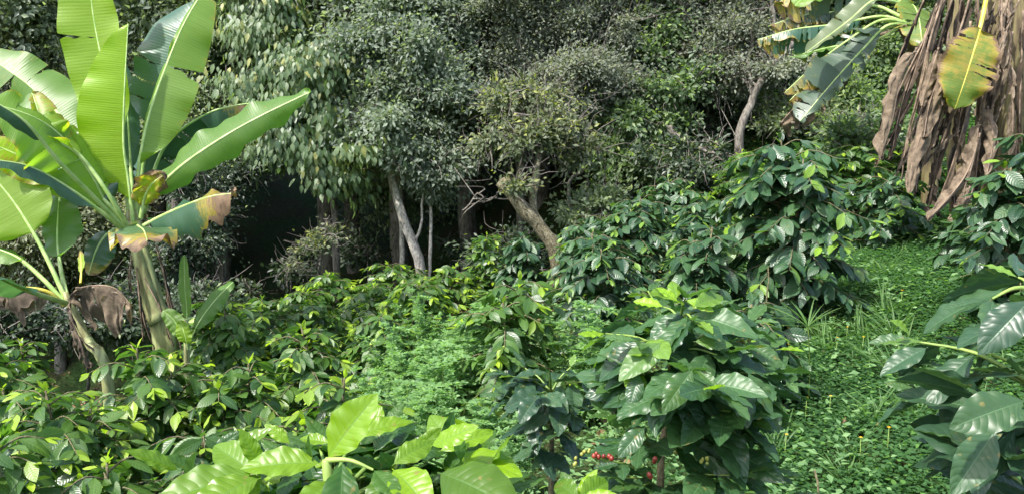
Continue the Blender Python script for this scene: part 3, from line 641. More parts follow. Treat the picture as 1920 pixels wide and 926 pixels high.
near_bush('coffee_bush', 'single low coffee shoot with pale leaves poking up between the two near bushes', bB, [(1080, 935, 1.2, .9, .6)], 'coffee_near', 0.10, 3,
          extra=[(1085, 935, 1.15, 1035, 890, 1.2, (-.2, .8, .8), 1.3, .3), (1085, 935, 1.15, 1145, 895, 1.2, (.2, .8, .8), 1.3, .45), (1085, 935, 1.12, 1160, 925, 1.1, (.2, .9, .6), 1., .8)], trunk=[bB, P(1085, 1000, 1.16), P(1085, 938, 1.15)])
bE = gpt(1030, 2.75)
near_bush('coffee_bush', 'small bluish coffee plant with hanging broad leaves beside the grass tuft', bE, [(960, 705, 2.7, 1, .1), (1100, 715, 2.7, 1, .1), (985, 690, 2.85, 1, .3), (1070, 688, 2.8, 1, .1), (1030, 690, 2.7, 1, .2), (945, 740, 2.8, 1, 0), (1105, 760, 2.7, 1, 0), (1010, 740, 2.55, 1, 0), (1060, 760, 2.6, 1, 0), (990, 785, 2.65, 1, 0), (1050, 810, 2.6, 1, 0), (1000, 840, 2.65, .9, 0), (1065, 850, 2.65, .9, 0)],
          'coffee_blue', 0.145, 33, trunk=[bE, P(1035, 800, 2.75), P(1033, 735, 2.78)], droop=0.5, tmat='stem_dull')

# ------------------------------------------------------------------ banana plants
def banana_leaf(parent, pts, t0, wl, wr, hint, fold=(0.3, 0.3), droop=(0.5, 0.5), tears=0, gap=0.12, dry=(0.0, 0.0, 0.0), age=0.0, mat='banana', rib='midrib',
                seed=1, crumple=0.0, wave=0.03, rr=(0.022, 0.004), name='leaf', label=None, strip_var=0.25, tipr=0.5, prof_k=0.45, hang=0.0):
    rng = np.random.default_rng(seed); n = 60
    C = spline(pts, n); Tn = nrm(np.gradient(C, axis=0)); hint = np.asarray(hint, float)
    N = nrm(hint - (Tn @ hint)[:, None] * Tn); S = np.cross(Tn, N); tn = np.linspace(0, 1, n)
    def at(A, t): return np.stack([np.interp(t, tn, A[:, c]) for c in range(3)], -1)
    W = max(wl, wr); g = Geo(); length = np.linalg.norm(np.diff(C, axis=0), axis=1).sum()
    for sd, w0 in ((-1, wl), (1, wr)):
        if w0 <= 0: continue
        cuts = [t0] + sorted(rng.uniform(t0 + 0.05, 0.97, tears).tolist()) + [1.0] if tears else [t0, 1.0]
        f0 = fold[0] if sd < 0 else fold[1]; d0 = droop[0] if sd < 0 else droop[1]
        ph = rng.uniform(0, 6.28, 8); shift = rng.uniform(-.3, .3)
        for a, b in zip(cuts[:-1], cuts[1:]):
            rows = max(3, int((b - a) * 90)); ns_ = 13
            v = np.linspace(0, 1, rows)[:, None]; s = np.linspace(0, 1, ns_)[None, :]
            gp = (gap * rng.uniform(0.2, 1.9)) if tears else 0
            te = (a + b) / 2 + (v - 0.5) * (b - a) * (1 - gp * s ** 1.6) + 0.035 * s * (1 - (a + v * (b - a)))
            te = np.clip(te + (rng.normal(0, .012) * s ** 1.6 + .004 * np.sin(s * 14 + ph[6]) * (v > .5) if tears else 0), 0, 1)
            tb = np.clip((a + v * (b - a) - t0) / (1 - t0), 0, 1)
            pr = np.sin(math.pi * np.clip(tb, 0, 1) ** 0.85) ** prof_k
            w = w0 * pr * (1 + (rng.normal(0, 0.07) if tears else 0)) + 0.002
            ang = f0 + (rng.normal(0, strip_var) if tears else 0); dr = d0 * (1 + (rng.normal(0, 0.35) if tears else 0))
            th = ang - dr * s
            xs = np.cumsum(np.cos(th), 1) / ns_; zs = np.cumsum(np.sin(th), 1) / ns_
            xs = (xs - xs[:, :1]) * w; zs = (zs - zs[:, :1]) * w
            wv = wave * min(1.0, W / .28) * s ** 2 * (np.sin(te * 21 + ph[0]) + 0.6 * np.sin(te * 47 + ph[1]))
            if crumple:
                wv = wv + crumple * s ** 0.7 * (np.sin(te * 17 + s * 5 + ph[2]) * 0.6 + np.sin(te * 37 + s * 8 + ph[3]) * 0.35 + np.sin(te * 8 - s * 10 + ph[4]) * 0.6 + 0.12 * np.sin(te * 90 + s * 14 + ph[7]))
                xs = xs + crumple * 0.7 * s * np.sin(te * 24 + s * 7 + ph[5])
            c = at(C, te.ravel()); S2 = nrm(at(S, te.ravel())); N2 = nrm(at(N, te.ravel()))
            hg = hang * rng.uniform(.6, 1.15) if hang else 0.0
            V = c + sd * S2 * (xs * (1 - hg * .8)).ravel()[:, None] + N2 * ((zs * (1 - hg * .6)) + wv).ravel()[:, None] - UPZ * (hg * 1.5 * w * s ** 1.2).ravel()[:, None]
            i = np.arange(rows - 1)[:, None] * ns_; j = np.arange(ns_ - 1)[None, :]
            F = np.stack([i + j, i + j + 1, i + ns_ + j + 1, i + ns_ + j], -1).reshape(-1, 4)
            if sd < 0: F = F[:, ::-1]
            sb = np.broadcast_to(s, te.shape); tbb = np.broadcast_to(tb, te.shape)
            d = dry[0] + dry[1] * sb ** 5 + dry[2] * sstep(tipr, 1.0, tbb) + (0.10 * sb ** 8 * (1 if tears else 0.3))
            g.add(V, F, uv=np.stack([(0.5 + 0.5 * sd * sb).ravel(), te.ravel()], -1), dry=d.ravel(), age=age, rnd=1.0 if not (tears and dry[0] > .8) else rng.uniform(.3, 1.55))
    lf = link(name, g.mesh(name, mat, np.asarray(parent.location)), parent)
    if label: lf['label'] = label
    g2 = Geo(); r = np.interp(tn, [0, t0, 1], [rr[0], rr[0] * 0.75, rr[1]])
    tube(g2, C - N * r[:, None] * 0.55, r, 8, flat=0.8)
    link('midrib', g2.mesh('midrib', rib, np.asarray(parent.location)), lf)
    return lf

FR = -FWD  # toward the camera
def LP(*a): return [P(*p) for p in a]
def W_(px, d): return px / FX * d

# --- big banana on the left
D0 = 6.4
b1 = gpt(318, D0 + 0.15)
ban = thing('banana_plant', 'large banana plant with upright sunlit leaves fanning from its pale stem, left of centre', 'banana plant', b1)
g = Geo(); rb = np.random.default_rng(3)
ST = spline([b1 - [0, 0, .15], P(312, 650, D0 + .1), P(290, 570, D0 + .05), P(265, 480, D0), P(252, 425, D0), P(247, 395, D0)], 26)
tube(g, ST, np.interp(np.linspace(0, 1, 26), [0, .3, .8, 1], [.09, .078, .06, .045]), 22)
for k in range(4): # overlapping leaf sheaths running up the stem
    a0 = k * 1.5; q = ST[6 + k * 3:25] + np.array([math.cos(a0) * .035, math.sin(a0) * .035, 0])
    tube(g, q, np.linspace(.085, .03, len(q)), 14)
link('pseudostem', g.mesh('pseudostem', 'pseudostem', b1), ban)
d = D0
banana_leaf(ban, LP((243, 425, d), (236, 350, d), (222, 270, d), (196, 140, d - .05), (172, 10, d - .1), (165, -130, d - .2)), .27, W_(70, d), W_(58, d), FR * 1 + UPZ * .1 + RGT * .15,
            fold=(.15, .25), droop=(.1, -.15), age=.80, seed=1, wave=.02, tears=1, gap=.05, strip_var=.08, label='upright bright yellow-green leaf running out of the top of the photo')
banana_leaf(ban, LP((250, 425, d - .05), (240, 340, d - .1), (231, 270, d - .15), (233, 170, d - .2), (240, 45, d - .2)), .12, W_(82, d), 0, FR + RGT * .25, fold=(.1, 0), droop=(.15, 0), age=.95, seed=2, wave=.015,
            label='half folded bright yellow leaf in front of the upright one', prof_k=.7)
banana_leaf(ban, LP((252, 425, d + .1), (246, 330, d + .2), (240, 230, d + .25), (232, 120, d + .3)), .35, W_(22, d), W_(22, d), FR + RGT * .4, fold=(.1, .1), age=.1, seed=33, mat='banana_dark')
banana_leaf(ban, LP((256, 425, d), (259, 330, d), (275, 235, d), (304, 145, d + .05), (345, 45, d + .1), (396, -40, d + .2)), .22, W_(10, d), W_(74, d), FR * .9 + RGT * .5 + UPZ * .25,
            fold=(-.5, .25), droop=(.2, .25), tears=2, gap=.14, strip_var=.14, dry=(0, .12, .05), age=.45, seed=4, wave=.02, label='tall pale green leaf with one torn notch, right of the upright one')
banana_leaf(ban, LP((258, 420, d + .08), (264, 330, d + .1), (282, 235, d + .12), (308, 145, d + .15), (348, 50, d + .18), (405, 25, d + .25)), .40, W_(78, d), W_(12, d), FR * .9 + RGT * .1 + UPZ * .2,
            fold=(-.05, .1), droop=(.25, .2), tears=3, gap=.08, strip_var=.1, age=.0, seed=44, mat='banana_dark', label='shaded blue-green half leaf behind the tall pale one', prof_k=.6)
banana_leaf(ban, LP((264, 400, d), (280, 370, d - .05), (330, 318, d - .1), (400, 268, d - .1), (480, 222, d - .05), (583, 172, d)), .10, W_(52, d), W_(42, d), FR * .9 - RGT * .45 + UPZ * .55,
            fold=(.05, -.6), droop=(.2, .7), age=.22, seed=5, wave=.03, label='long pale green leaf reaching far to the right', prof_k=.55)
banana_leaf(ban, LP((240, 428, d), (205, 390, d - .15), (170, 325, d - .3), (118, 258, d - .45), (60, 218, d - .6), (-30, 190, d - .75)), .16, W_(95, d), W_(90, d), FR * .5 + UPZ * .9 + RGT * .3,
            fold=(-.35, .1), droop=(.5, .9), tears=2, gap=.05, strip_var=.1, dry=(0, .15, .05), age=.40, seed=6, wave=.04, label='broad arching leaf with its underside lit, leaning to the upper left')
banana_leaf(ban, LP((236, 425, d + .1), (200, 350, d + .2), (140, 250, d + .3), (60, 165, d + .4), (-40, 95, d + .5)), .2, W_(60, d), W_(75, d), FR * .8 + UPZ * .6, fold=(-.3, .1), droop=(.3, .4), tears=3, gap=.06, strip_var=.12,
            dry=(0, .1, .05), age=.25, mat='banana', seed=7, label='pale washed-out leaf behind, running to the upper left edge')
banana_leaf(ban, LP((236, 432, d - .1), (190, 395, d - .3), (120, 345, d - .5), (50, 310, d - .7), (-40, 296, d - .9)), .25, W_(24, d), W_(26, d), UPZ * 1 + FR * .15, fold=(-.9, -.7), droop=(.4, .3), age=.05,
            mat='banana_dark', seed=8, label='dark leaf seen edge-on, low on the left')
banana_leaf(ban, LP((238, 420, d), (190, 350, d + .05), (150, 285, d + .05), (80, 200, d)), .45, W_(55, d), W_(45, d), FR * .4 + UPZ, fold=(-.3, .2), droop=(.9, 1.0), tears=2, dry=(.05, .15, .2), age=.5, seed=9)
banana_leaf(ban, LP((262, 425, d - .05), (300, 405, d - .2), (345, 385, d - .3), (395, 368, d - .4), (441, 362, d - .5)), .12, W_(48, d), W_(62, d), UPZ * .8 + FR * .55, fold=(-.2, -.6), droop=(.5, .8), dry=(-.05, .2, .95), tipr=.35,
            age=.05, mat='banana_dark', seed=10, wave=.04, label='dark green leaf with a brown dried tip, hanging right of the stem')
banana_leaf(ban, LP((255, 420, d - .1), (262, 425, d - .4), (270, 432, d - .8), (276, 450, d - 1.1)), .12, W_(62, d), W_(60, d), UPZ, fold=(-.1, -.1), droop=(.5, .5), dry=(0.05, .35, .5), age=.25, mat='banana_dark', seed=11,
            wave=.05, label='leaf pointing toward the viewer with orange-brown dried margins')
banana_leaf(ban, LP((268, 400, d + .2), (295, 300, d + .3), (330, 250, d + .35), (390, 212, d + .4), (440, 198, d + .4), (488, 192, d + .45)), .3, W_(40, d), W_(75, d), UPZ * .8 + FR * .6, fold=(-.4, -1.1), droop=(.3, .4), tears=6, gap=.2,
            dry=(-.1, .25, .9), tipr=.55, age=.0, mat='banana_dark', seed=12, label='torn dark leaf with a withered tip behind the long one')
banana_leaf(ban, LP((262, 410, d - .05), (270, 370, d - .1), (285, 345, d - .15), (310, 325, d - .2)), .2, W_(26, d), W_(26, d), FR + UPZ * .4, fold=(.5, -.2), droop=(-.5, .8), dry=(.3, .4, .3), age=.9, seed=13, crumple=.02, label='small curled yellow and brown leaf')
banana_leaf(ban, LP((228, 425, d + .05), (200, 440, d + .0), (180, 470, d - .05), (166, 515, d - .05)), .2, W_(35, d), W_(26, d), FR + RGT * .3 + UPZ * .2, fold=(.1, -.2), droop=(.2, .3), dry=(-.05, .2, .55), age=.1, mat='banana_dark', seed=14,
            label='green leaf hanging left of the stem, dried brown at the tip')
banana_leaf(ban, LP((245, 420, d + .2), (260, 330, d + .3), (285, 280, d + .4), (320, 270, d + .5), (360, 290, d + .5)), .35, W_(40, d), W_(50, d), UPZ + FR * .5, fold=(-.2, -.3), droop=(.5, .9), tears=4, gap=.1, age=.05, mat='banana_dark', seed=15)
banana_leaf(ban, LP((240, 425, d - .1), (200, 380, d - .2), (150, 330, d - .15), (100, 310, d - .1)), .3, W_(40, d), W_(60, d), FR + UPZ * .5, fold=(-.3, -.1), droop=(.5, .5), age=.1, mat='banana_dark', seed=16)
banana_leaf(ban, LP((236, 428, d - .2), (180, 370, d - .5), (110, 300, d - .8), (50, 230, d - 1.0), (-10, 190, d - 1.1)), .70, W_(26, d), W_(28, d), UPZ * .6 + FR * .5, fold=(-.7, -.9), droop=(1.0, 1.2), age=.0, mat='banana_dark', seed=45, label='dark blade curling over at the far left')
banana_leaf(ban, LP((240, 425, d - .1), (210, 370, d - .3), (150, 290, d - .4), (90, 250, d - .5), (60, 175, d - .4)), .5, W_(16, d), W_(40, d), UPZ + FR * .3, fold=(.4, .3), droop=(.2, .9), tears=2, dry=(.12, .2, .2), age=.7, seed=46, label='yellowing blade with brown specks folded over the broad one')
banana_leaf(ban, LP((236, 430, d - .1), (180, 390, d - .3), (110, 340, d - .4), (30, 290, d - .5), (-40, 262, d - .6)), .5, W_(40, d), W_(34, d), UPZ * .4 + FR, fold=(-.1, -.2), droop=(.3, .4), tears=2, gap=.05, dry=(.18, .15, .1), age=1.0, seed=47, label='yellow spotted leaf at the far left')
# dried sheaths and shreds on the stem
for k, (x0, y0, x1, y1, x2, y2, w) in enumerate([(300, 480, 312, 540, 322, 610, 20), (255, 500, 262, 570, 268, 640, 20), (312, 560, 325, 600, 340, 655, 22), (246, 480, 242, 515, 246, 550, 14), (292, 460, 318, 560, 335, 640, 16), (270, 520, 300, 580, 325, 650, 14), (258, 540, 272, 610, 290, 655, 16)]):
    banana_leaf(ban, LP((x0, y0, D0 - .09), (x1, y1, D0 - .13), (x2, y2, D0 - .1)), .02, W_(w, D0) * .3, W_(w, D0) * .3, FR, fold=(-.4, -.4), droop=(.9, 1.0), hang=.3, dry=(.9, 0, 0), mat='banana_dead_pale' if k % 2 else 'banana_dead', rib='midrib_dead',
                seed=40 + k, crumple=.008, tears=2, rr=(.008, .003), name='dried_sheath')

# --- smaller banana at the left edge
D2 = 5.9
b2 = gpt(215, D2)
ban2 = thing('banana_plant', 'smaller banana plant at the left edge, its leaning stem showing a crumpled brown leaf', 'banana plant', b2)
g = Geo(); ST = spline([b2 - [0, 0, .15], P(200, 700, D2), P(165, 640, D2), P(138, 585, D2), P(126, 560, D2), P(122, 548, D2)], 22)
tube(g, ST, np.interp(np.linspace(0, 1, 22), [0, .5, .85, 1], [.052, .046, .038, .02]), 18)
link('pseudostem', g.mesh('pseudostem', 'pseudostem', b2), ban2); d = D2
banana_leaf(ban2, LP((122, 560, d), (90, 490, d), (55, 425, d), (15, 365, d), (-50, 290, d)), .42, W_(100, d), W_(75, d), FR * 1 + UPZ * .3, fold=(.05, .05), droop=(.1, .15), age=.70, seed=20, wave=.02, label='broad bright yellow-green leaf at the left edge', prof_k=.4)
banana_leaf(ban2, LP((125, 560, d), (112, 500, d + .1), (107, 440, d + .2), (112, 352, d + .3)), .38, W_(34, d), W_(50, d), FR + UPZ * .2, fold=(.0, .05), droop=(.2, .2), age=.12, seed=21, label='mid green paddle-shaped leaf')
banana_leaf(ban2, LP((122, 565, d), (80, 520, d), (30, 480, d), (-40, 455, d)), .55, W_(30, d), W_(35, d), UPZ + FR * .2, fold=(-.2, -.2), age=.3, seed=22)
banana_leaf(ban2, LP((125, 570, d), (90, 545, d - .1), (40, 538, d - .15), (-40, 545, d - .2)), .2, W_(30, d), W_(45, d), UPZ + FR * .4, fold=(-1.2, -1.2), droop=(.3, .3), dry=(1, 0, 0), mat='banana_dead_pale', rib='midrib_yellow', seed=23, tears=5, crumple=.02, hang=.6, label='dried leaf hanging from a yellow midrib')
banana_leaf(ban2, LP((125, 565, d - .05), (60, 545, d - .5), (20, 530, d - .8), (-20, 510, d - 1.0)), .5, W_(35, d), W_(40, d), UPZ + FR * .3, fold=(-.1, -.1), age=.05, mat='banana_dark', seed=24)
banana_leaf(ban2, LP((128, 575, d - .08), (140, 545, d - .15), (175, 535, d - .2), (215, 540, d - .25), (250, 575, d - .25)), .10, W_(22, d), W_(72, d), UPZ * .6 + FR * .7, fold=(-.6, -1.1), droop=(.9, 1.1), dry=(1, 0, 0), mat='banana_dead_pale', rib='midrib_dead',
            seed=25, tears=5, gap=.3, crumple=.045, hang=.85, rr=(.012, .004), name='leaf', label='crumpled pale brown dead leaf hanging over the stem')
banana_leaf(ban2, LP((128, 570, d - .1), (135, 600, d - .18), (150, 640, d - .2), (165, 690, d - .15)), .05, W_(38, d), W_(20, d), FR + RGT * .2, fold=(-.2, -.1), droop=(.7, .9), dry=(1, 0, 0), mat='banana_dead_pale', rib='midrib_dead',
            seed=26, tears=7, gap=.35, crumple=.02, hang=.75, rr=(.01, .004), name='leaf', label='crumpled pale brown dead leaf along the stem')
banana_leaf(ban2, LP((150, 530, d - .1), (152, 500, d), (150, 470, d + .1)), .3, W_(6, d), W_(8, d), FR, dry=(.2, 0, .3), age=1, seed=27, rr=(.012, .004), rib='midrib_yellow')

# --- sucker
D3 = 6.1
b3 = gpt(352, D3)
ban3 = thing('banana_sucker', 'small banana sucker with a few narrow leaves at the foot of the big plant', 'banana plant', b3)
g = Geo(); tube(g, spline([b3 - [0, 0, .05], P(350, 640, D3), P(348, 600, D3)], 10), np.linspace(.035, .02, 10), 12)
link('pseudostem', g.mesh('pseudostem', 'pseudostem', b3), ban3); d = D3
banana_leaf(ban3, LP((350, 640, d), (350, 580, d), (346, 530, d), (345, 478, d)), .25, W_(12, d), W_(13, d), FR, fold=(.4, .5), age=.3, seed=30, rr=(.01, .003), label='upright narrow leaf')
banana_leaf(ban3, LP((352, 645, d), (375, 600, d), (405, 560, d), (437, 528, d)), .2, W_(20, d), W_(20, d), FR * .8 + UPZ * .6, fold=(.0, -.2), droop=(.2, .3), age=.15, seed=31, rr=(.01, .003), label='leaf leaning to the right')
banana_leaf(ban3, LP((348, 650, d), (338, 620, d), (322, 595, d), (305, 582, d)), .2, W_(18, d), W_(18, d), FR + UPZ * .5, age=.3, seed=32, rr=(.009, .003))
banana_leaf(ban3, LP((352, 655, d - .05), (347, 630, d - .1), (338, 600, d - .1)), .2, W_(16, d), W_(14, d), FR + UPZ * .2, age=.7, seed=34, rr=(.009, .003), label='young yellow-green leaf')

# --- torn banana behind, upper right
D4 = 8.6
b4 = gpt(1745, D4 + .3)
ban4 = thing('banana_plant', 'banana plant behind with tattered grey-green leaves hanging to the left, upper right', 'banana plant', b4)
g = Geo(); ST = spline([b4 - [0, 0, .1], P(1740, 250, D4 + .3), P(1722, 120, D4 + .2), P(1690, 48, D4)], 20); tube(g, ST, np.linspace(.10, .05, 20), 16)
link('pseudostem', g.mesh('pseudostem', 'pseudostem_dead', b4), ban4); d = D4
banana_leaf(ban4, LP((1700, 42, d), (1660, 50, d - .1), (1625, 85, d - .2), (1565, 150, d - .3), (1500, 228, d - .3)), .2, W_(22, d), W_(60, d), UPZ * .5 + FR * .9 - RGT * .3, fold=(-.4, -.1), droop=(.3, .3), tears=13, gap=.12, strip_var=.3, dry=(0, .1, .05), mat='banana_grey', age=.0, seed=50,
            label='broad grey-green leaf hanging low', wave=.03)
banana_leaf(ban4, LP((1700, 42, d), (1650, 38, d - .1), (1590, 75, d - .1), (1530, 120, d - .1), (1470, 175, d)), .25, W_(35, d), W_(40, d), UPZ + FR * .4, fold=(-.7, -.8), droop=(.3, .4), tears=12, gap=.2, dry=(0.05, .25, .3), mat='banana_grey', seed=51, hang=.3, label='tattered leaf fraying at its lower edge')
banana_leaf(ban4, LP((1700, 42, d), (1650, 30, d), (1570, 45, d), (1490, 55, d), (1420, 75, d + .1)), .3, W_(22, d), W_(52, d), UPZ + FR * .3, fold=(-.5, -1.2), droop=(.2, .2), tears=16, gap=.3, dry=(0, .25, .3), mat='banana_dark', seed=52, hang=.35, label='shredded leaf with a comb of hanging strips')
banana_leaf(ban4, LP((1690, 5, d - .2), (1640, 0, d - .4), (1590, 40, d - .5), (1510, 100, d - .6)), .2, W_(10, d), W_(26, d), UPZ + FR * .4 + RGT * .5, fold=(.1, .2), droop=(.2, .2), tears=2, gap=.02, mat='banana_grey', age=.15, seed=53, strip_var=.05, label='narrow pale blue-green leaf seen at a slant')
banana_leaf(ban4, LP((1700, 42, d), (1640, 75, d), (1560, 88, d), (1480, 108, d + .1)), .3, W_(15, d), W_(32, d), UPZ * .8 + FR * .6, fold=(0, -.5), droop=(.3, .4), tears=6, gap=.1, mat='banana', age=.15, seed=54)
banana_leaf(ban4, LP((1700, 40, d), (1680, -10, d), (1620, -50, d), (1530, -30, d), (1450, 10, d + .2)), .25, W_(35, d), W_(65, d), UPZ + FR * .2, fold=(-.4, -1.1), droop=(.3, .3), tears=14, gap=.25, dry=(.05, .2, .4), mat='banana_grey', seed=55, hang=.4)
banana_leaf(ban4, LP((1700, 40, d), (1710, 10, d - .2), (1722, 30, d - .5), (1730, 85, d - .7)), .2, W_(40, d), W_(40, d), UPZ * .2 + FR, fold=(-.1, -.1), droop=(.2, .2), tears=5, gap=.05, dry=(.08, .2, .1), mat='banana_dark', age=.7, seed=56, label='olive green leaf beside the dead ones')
banana_leaf(ban4, LP((1700, 50, d + .1), (1620, 80, d + .2), (1530, 160, d + .3), (1462, 232, d + .3)), .3, W_(45, d), W_(40, d), UPZ * .6 + FR, fold=(-.7, -.6), droop=(.5, .5), tears=9, gap=.25, dry=(1, 0, 0), crumple=.05, mat='banana_dead_pale', rib='midrib_dead', seed=57, hang=.7, label='dead brown leaf hanging behind')
banana_leaf(ban4, LP((1620, -80, 7), (1560, -40, 6.9), (1505, -2, 6.8), (1490, 12, 6.8)), .4, W_(30, 7), W_(30, 7), UPZ + FR, age=.5, seed=58, rr=(.01, .003))

banana_leaf(ban4, LP((1700, 42, d), (1640, 60, d + .1), (1560, 110, d + .15), (1480, 190, d + .2)), .25, W_(30, d), W_(55, d), UPZ * .6 + FR * .7, fold=(-.7, -.9), droop=(.3, .5), tears=16, gap=.4, hang=.4, dry=(.1, .3, .4), mat='banana_grey', seed=59, label='frayed leaf browning at its outer half')
banana_leaf(ban4, LP((1690, 30, d), (1640, 10, d + .1), (1580, 20, d + .15), (1500, 30, d + .2), (1440, 50, d + .3)), .25, W_(20, d), W_(48, d), UPZ + FR * .3, fold=(-.6, -1.1), droop=(.3, .3), tears=20, gap=.4, hang=.5, dry=(.1, .3, .3), mat='banana_grey', seed=48, label='leaf shredded into narrow hanging ribbons')
# --- big old banana clump hung with dead leaves, right
D5 = 7.0
b5 = gpt(1835, D5 + .2)
ban5 = thing('dead_banana_clump', 'old banana clump draped in hanging dry brown leaves with one yellowing leaf, upper right', 'banana plant', b5)
for (pp, r0, r1, mt) in [(((1840, 455, D5 + .2), (1850, 300, D5 + .2), (1862, 100, D5 + .2), (1870, -120, D5 + .2)), .085, .075, 'pseudostem_dead'),
                     (((1875, 450, D5 + .1), (1885, 300, D5), (1898, 120, D5 - .05), (1915, -120, D5 - .1)), .13, .11, 'pseudostem_dead'),
                     (((1800, 440, D5 + .5), (1790, 250, D5 + .5), (1790, 50, D5 + .5), (1800, -120, D5 + .5)), .08, .07, 'pseudostem_dead'),
                     (((1940, 440, D5 + .1), (1945, 250, D5 + .2), (1940, -120, D5 + .3)), .12, .1, 'pseudostem_dead')]:
    g = Geo(); q = spline(LP(*pp), 20); q[0, 2] = float(ground(q[0, 0], q[0, 1])) - .1; tube(g, q, np.linspace(r0, r1, 20), 18, rough=.02, rng=rb)
    link('pseudostem', g.mesh('pseudostem', mt, b5), ban5)
dead = [ # midrib path in pixels, depth, widths px, shade
    ((1800, -60), (1740, 60), (1690, 160), (1660, 240), (1655, 300), -.3, 30, 45, 0), ((1790, -60), (1730, 80), (1690, 200), (1672, 290), (1662, 300), -.2, 35, 30, 0),
    ((1780, -40), (1745, 70), (1720, 180), (1700, 260), (1690, 340), -.35, 30, 32, 1), ((1800, -40), (1765, 70), (1740, 190), (1725, 300), (1718, 360), -.2, 35, 35, 0),
    ((1810, -40), (1790, 90), (1775, 210), (1755, 320), (1738, 400), -.15, 32, 32, 0), ((1840, 20), (1825, 150), (1800, 260), (1770, 350), (1738, 415), -.3, 26, 38, 1),
    ((1850, 40), (1840, 180), (1825, 290), (1800, 380), (1775, 440), -.25, 26, 30, 1), ((1850, 0), (1858, 140), (1845, 280), (1818, 380), (1790, 440), -.1, 26, 26, 0),
    ((1890, 0), (1870, 150), (1850, 270), (1835, 350), (1822, 420), -.2, 24, 24, 0), ((1900, 60), (1880, 190), (1868, 290), (1860, 360), (1845, 400), -.1, 20, 26, 1),
    ((1830, -40), (1800, 60), (1770, 130), (1745, 190), (1732, 260), -.4, 34, 34, 0), ((1860, -50), (1840, 50), (1815, 140), (1800, 230), (1795, 310), .1, 34, 34, 0),
    ((1920, 20), (1915, 150), (1908, 270), (1890, 360), (1870, 420), -.2, 26, 26, 0), ((1900, -60), (1925, 90), (1935, 200), (1930, 330), (1915, 400), -.2, 32, 32, 0),
    ((1780, 60), (1770, 180), (1760, 260), (1752, 340), (1765, 410), .1, 32, 32, 0), ((1760, -60), (1715, 40), (1685, 110), (1668, 170), (1650, 250), -.1, 28, 34, 0),
    ((1820, 40), (1815, 200), (1790, 300), (1790, 380), (1800, 430), .15, 32, 30, 0), ((1880, -40), (1880, 60), (1895, 150), (1900, 230), (1890, 310), -.3, 20, 22, 1),
    ((1840, -60), (1835, 30), (1850, 110), (1840, 170), (1830, 240), -.1, 22, 22, 1), ((1850, 160), (1842, 230), (1835, 290), (1826, 350), (1800, 415), -.35, 20, 30, 1),
]
for k, (p0, p1, p2, p3, p4, dd, wl, wr, sh) in enumerate(dead):
    banana_leaf(ban5, [P(q[0], q[1], D5 + dd + .08 * math.sin(k * 2 + i)) for i, q in enumerate((p0, p1, p2, p3, p4))], .05, W_(wl * .62, D5), W_(wr * .62, D5), FR + RGT * rb.normal(0, .5), fold=(rb.normal(-.7, .5), rb.normal(-.7, .5)),
                droop=(rb.normal(.6, .5), rb.normal(.6, .5)), tears=int(rb.integers(4, 11)), gap=.45, strip_var=.6, hang=[.95, .6, .8][k % 3], dry=(1, 0, 0), mat='banana_dead_pale' if sh else 'banana_dead', rib='midrib_dead', seed=60 + k, crumple=rb.uniform(.012, .04), rr=(.014, .004),
                name='dead_leaf', wave=.03)
for k in range(16):
    x0 = rb.uniform(1740, 1920); x1 = x0 - rb.uniform(10, 110); y0 = rb.uniform(-40, 200); y1 = y0 + rb.uniform(160, 260); y1 = min(y1, 430 if x1 > 1730 else 330)
    banana_leaf(ban5, [P(a, b, D5 - rb.uniform(.2, .45)) for a, b in ((x0, y0), ((x0 * 2 + x1) / 3 + rb.normal(0, 10), y0 * .6 + y1 * .4), (x1 + rb.normal(0, 8), y1))], .02, W_(8, D5), W_(9, D5), FR + RGT * rb.normal(0, .8), fold=(rb.normal(0, .7), rb.normal(0, .7)), droop=(1, -1),
                tears=4, gap=.6, strip_var=.9, hang=.3, dry=(1, 0, 0), mat=['banana_dead', 'banana_dead_pale'][k % 2], rib='midrib_dead', seed=150 + k, crumple=.015, rr=(.008, .002), name='dead_leaf')
for k, (q, w) in enumerate([(((1838, 250), (1815, 320), (1780, 370), (1740, 412)), 24), (((1835, 230), (1830, 280), (1815, 340)), 22), (((1720, 90), (1690, 150), (1672, 230), (1650, 300)), 24), (((1770, 120), (1745, 200), (1712, 300), (1704, 362)), 24), (((1820, 350), (1800, 400), (1785, 440)), 14), (((1760, 90), (1742, 150), (1728, 200)), 26), (((1852, 200), (1862, 260), (1850, 330)), 18)]):
    banana_leaf(ban5, [P(a, b, D5 - .45) for a, b in q], .02, W_(w, D5), W_(w, D5), FR + RGT * rb.normal(0, .6), fold=(rb.normal(-.3, .3), rb.normal(-.3, .3)), droop=(1.2, 1.4), dry=(1, 0, 0), mat='banana_dead_pale', rib='midrib_dead', seed=120 + k, crumple=.02, rr=(.01, .004), name='dead_leaf', label='pale folded dead leaf' )
banana_leaf(ban5, LP((1856, -30, D5 - .45), (1842, 40, D5 - .55), (1822, 110, D5 - .62), (1806, 160, D5 - .62), (1790, 205, D5 - .58)), .38, W_(56, D5), W_(50, D5), FR, fold=(.1, .05), droop=(.2, .25), tears=4, gap=.03, strip_var=.08, dry=(.30, .40, -.30), age=.8, mat='banana_dark',
            rib='midrib_yellow', seed=90, label='yellowing leaf with brown spotted margins')

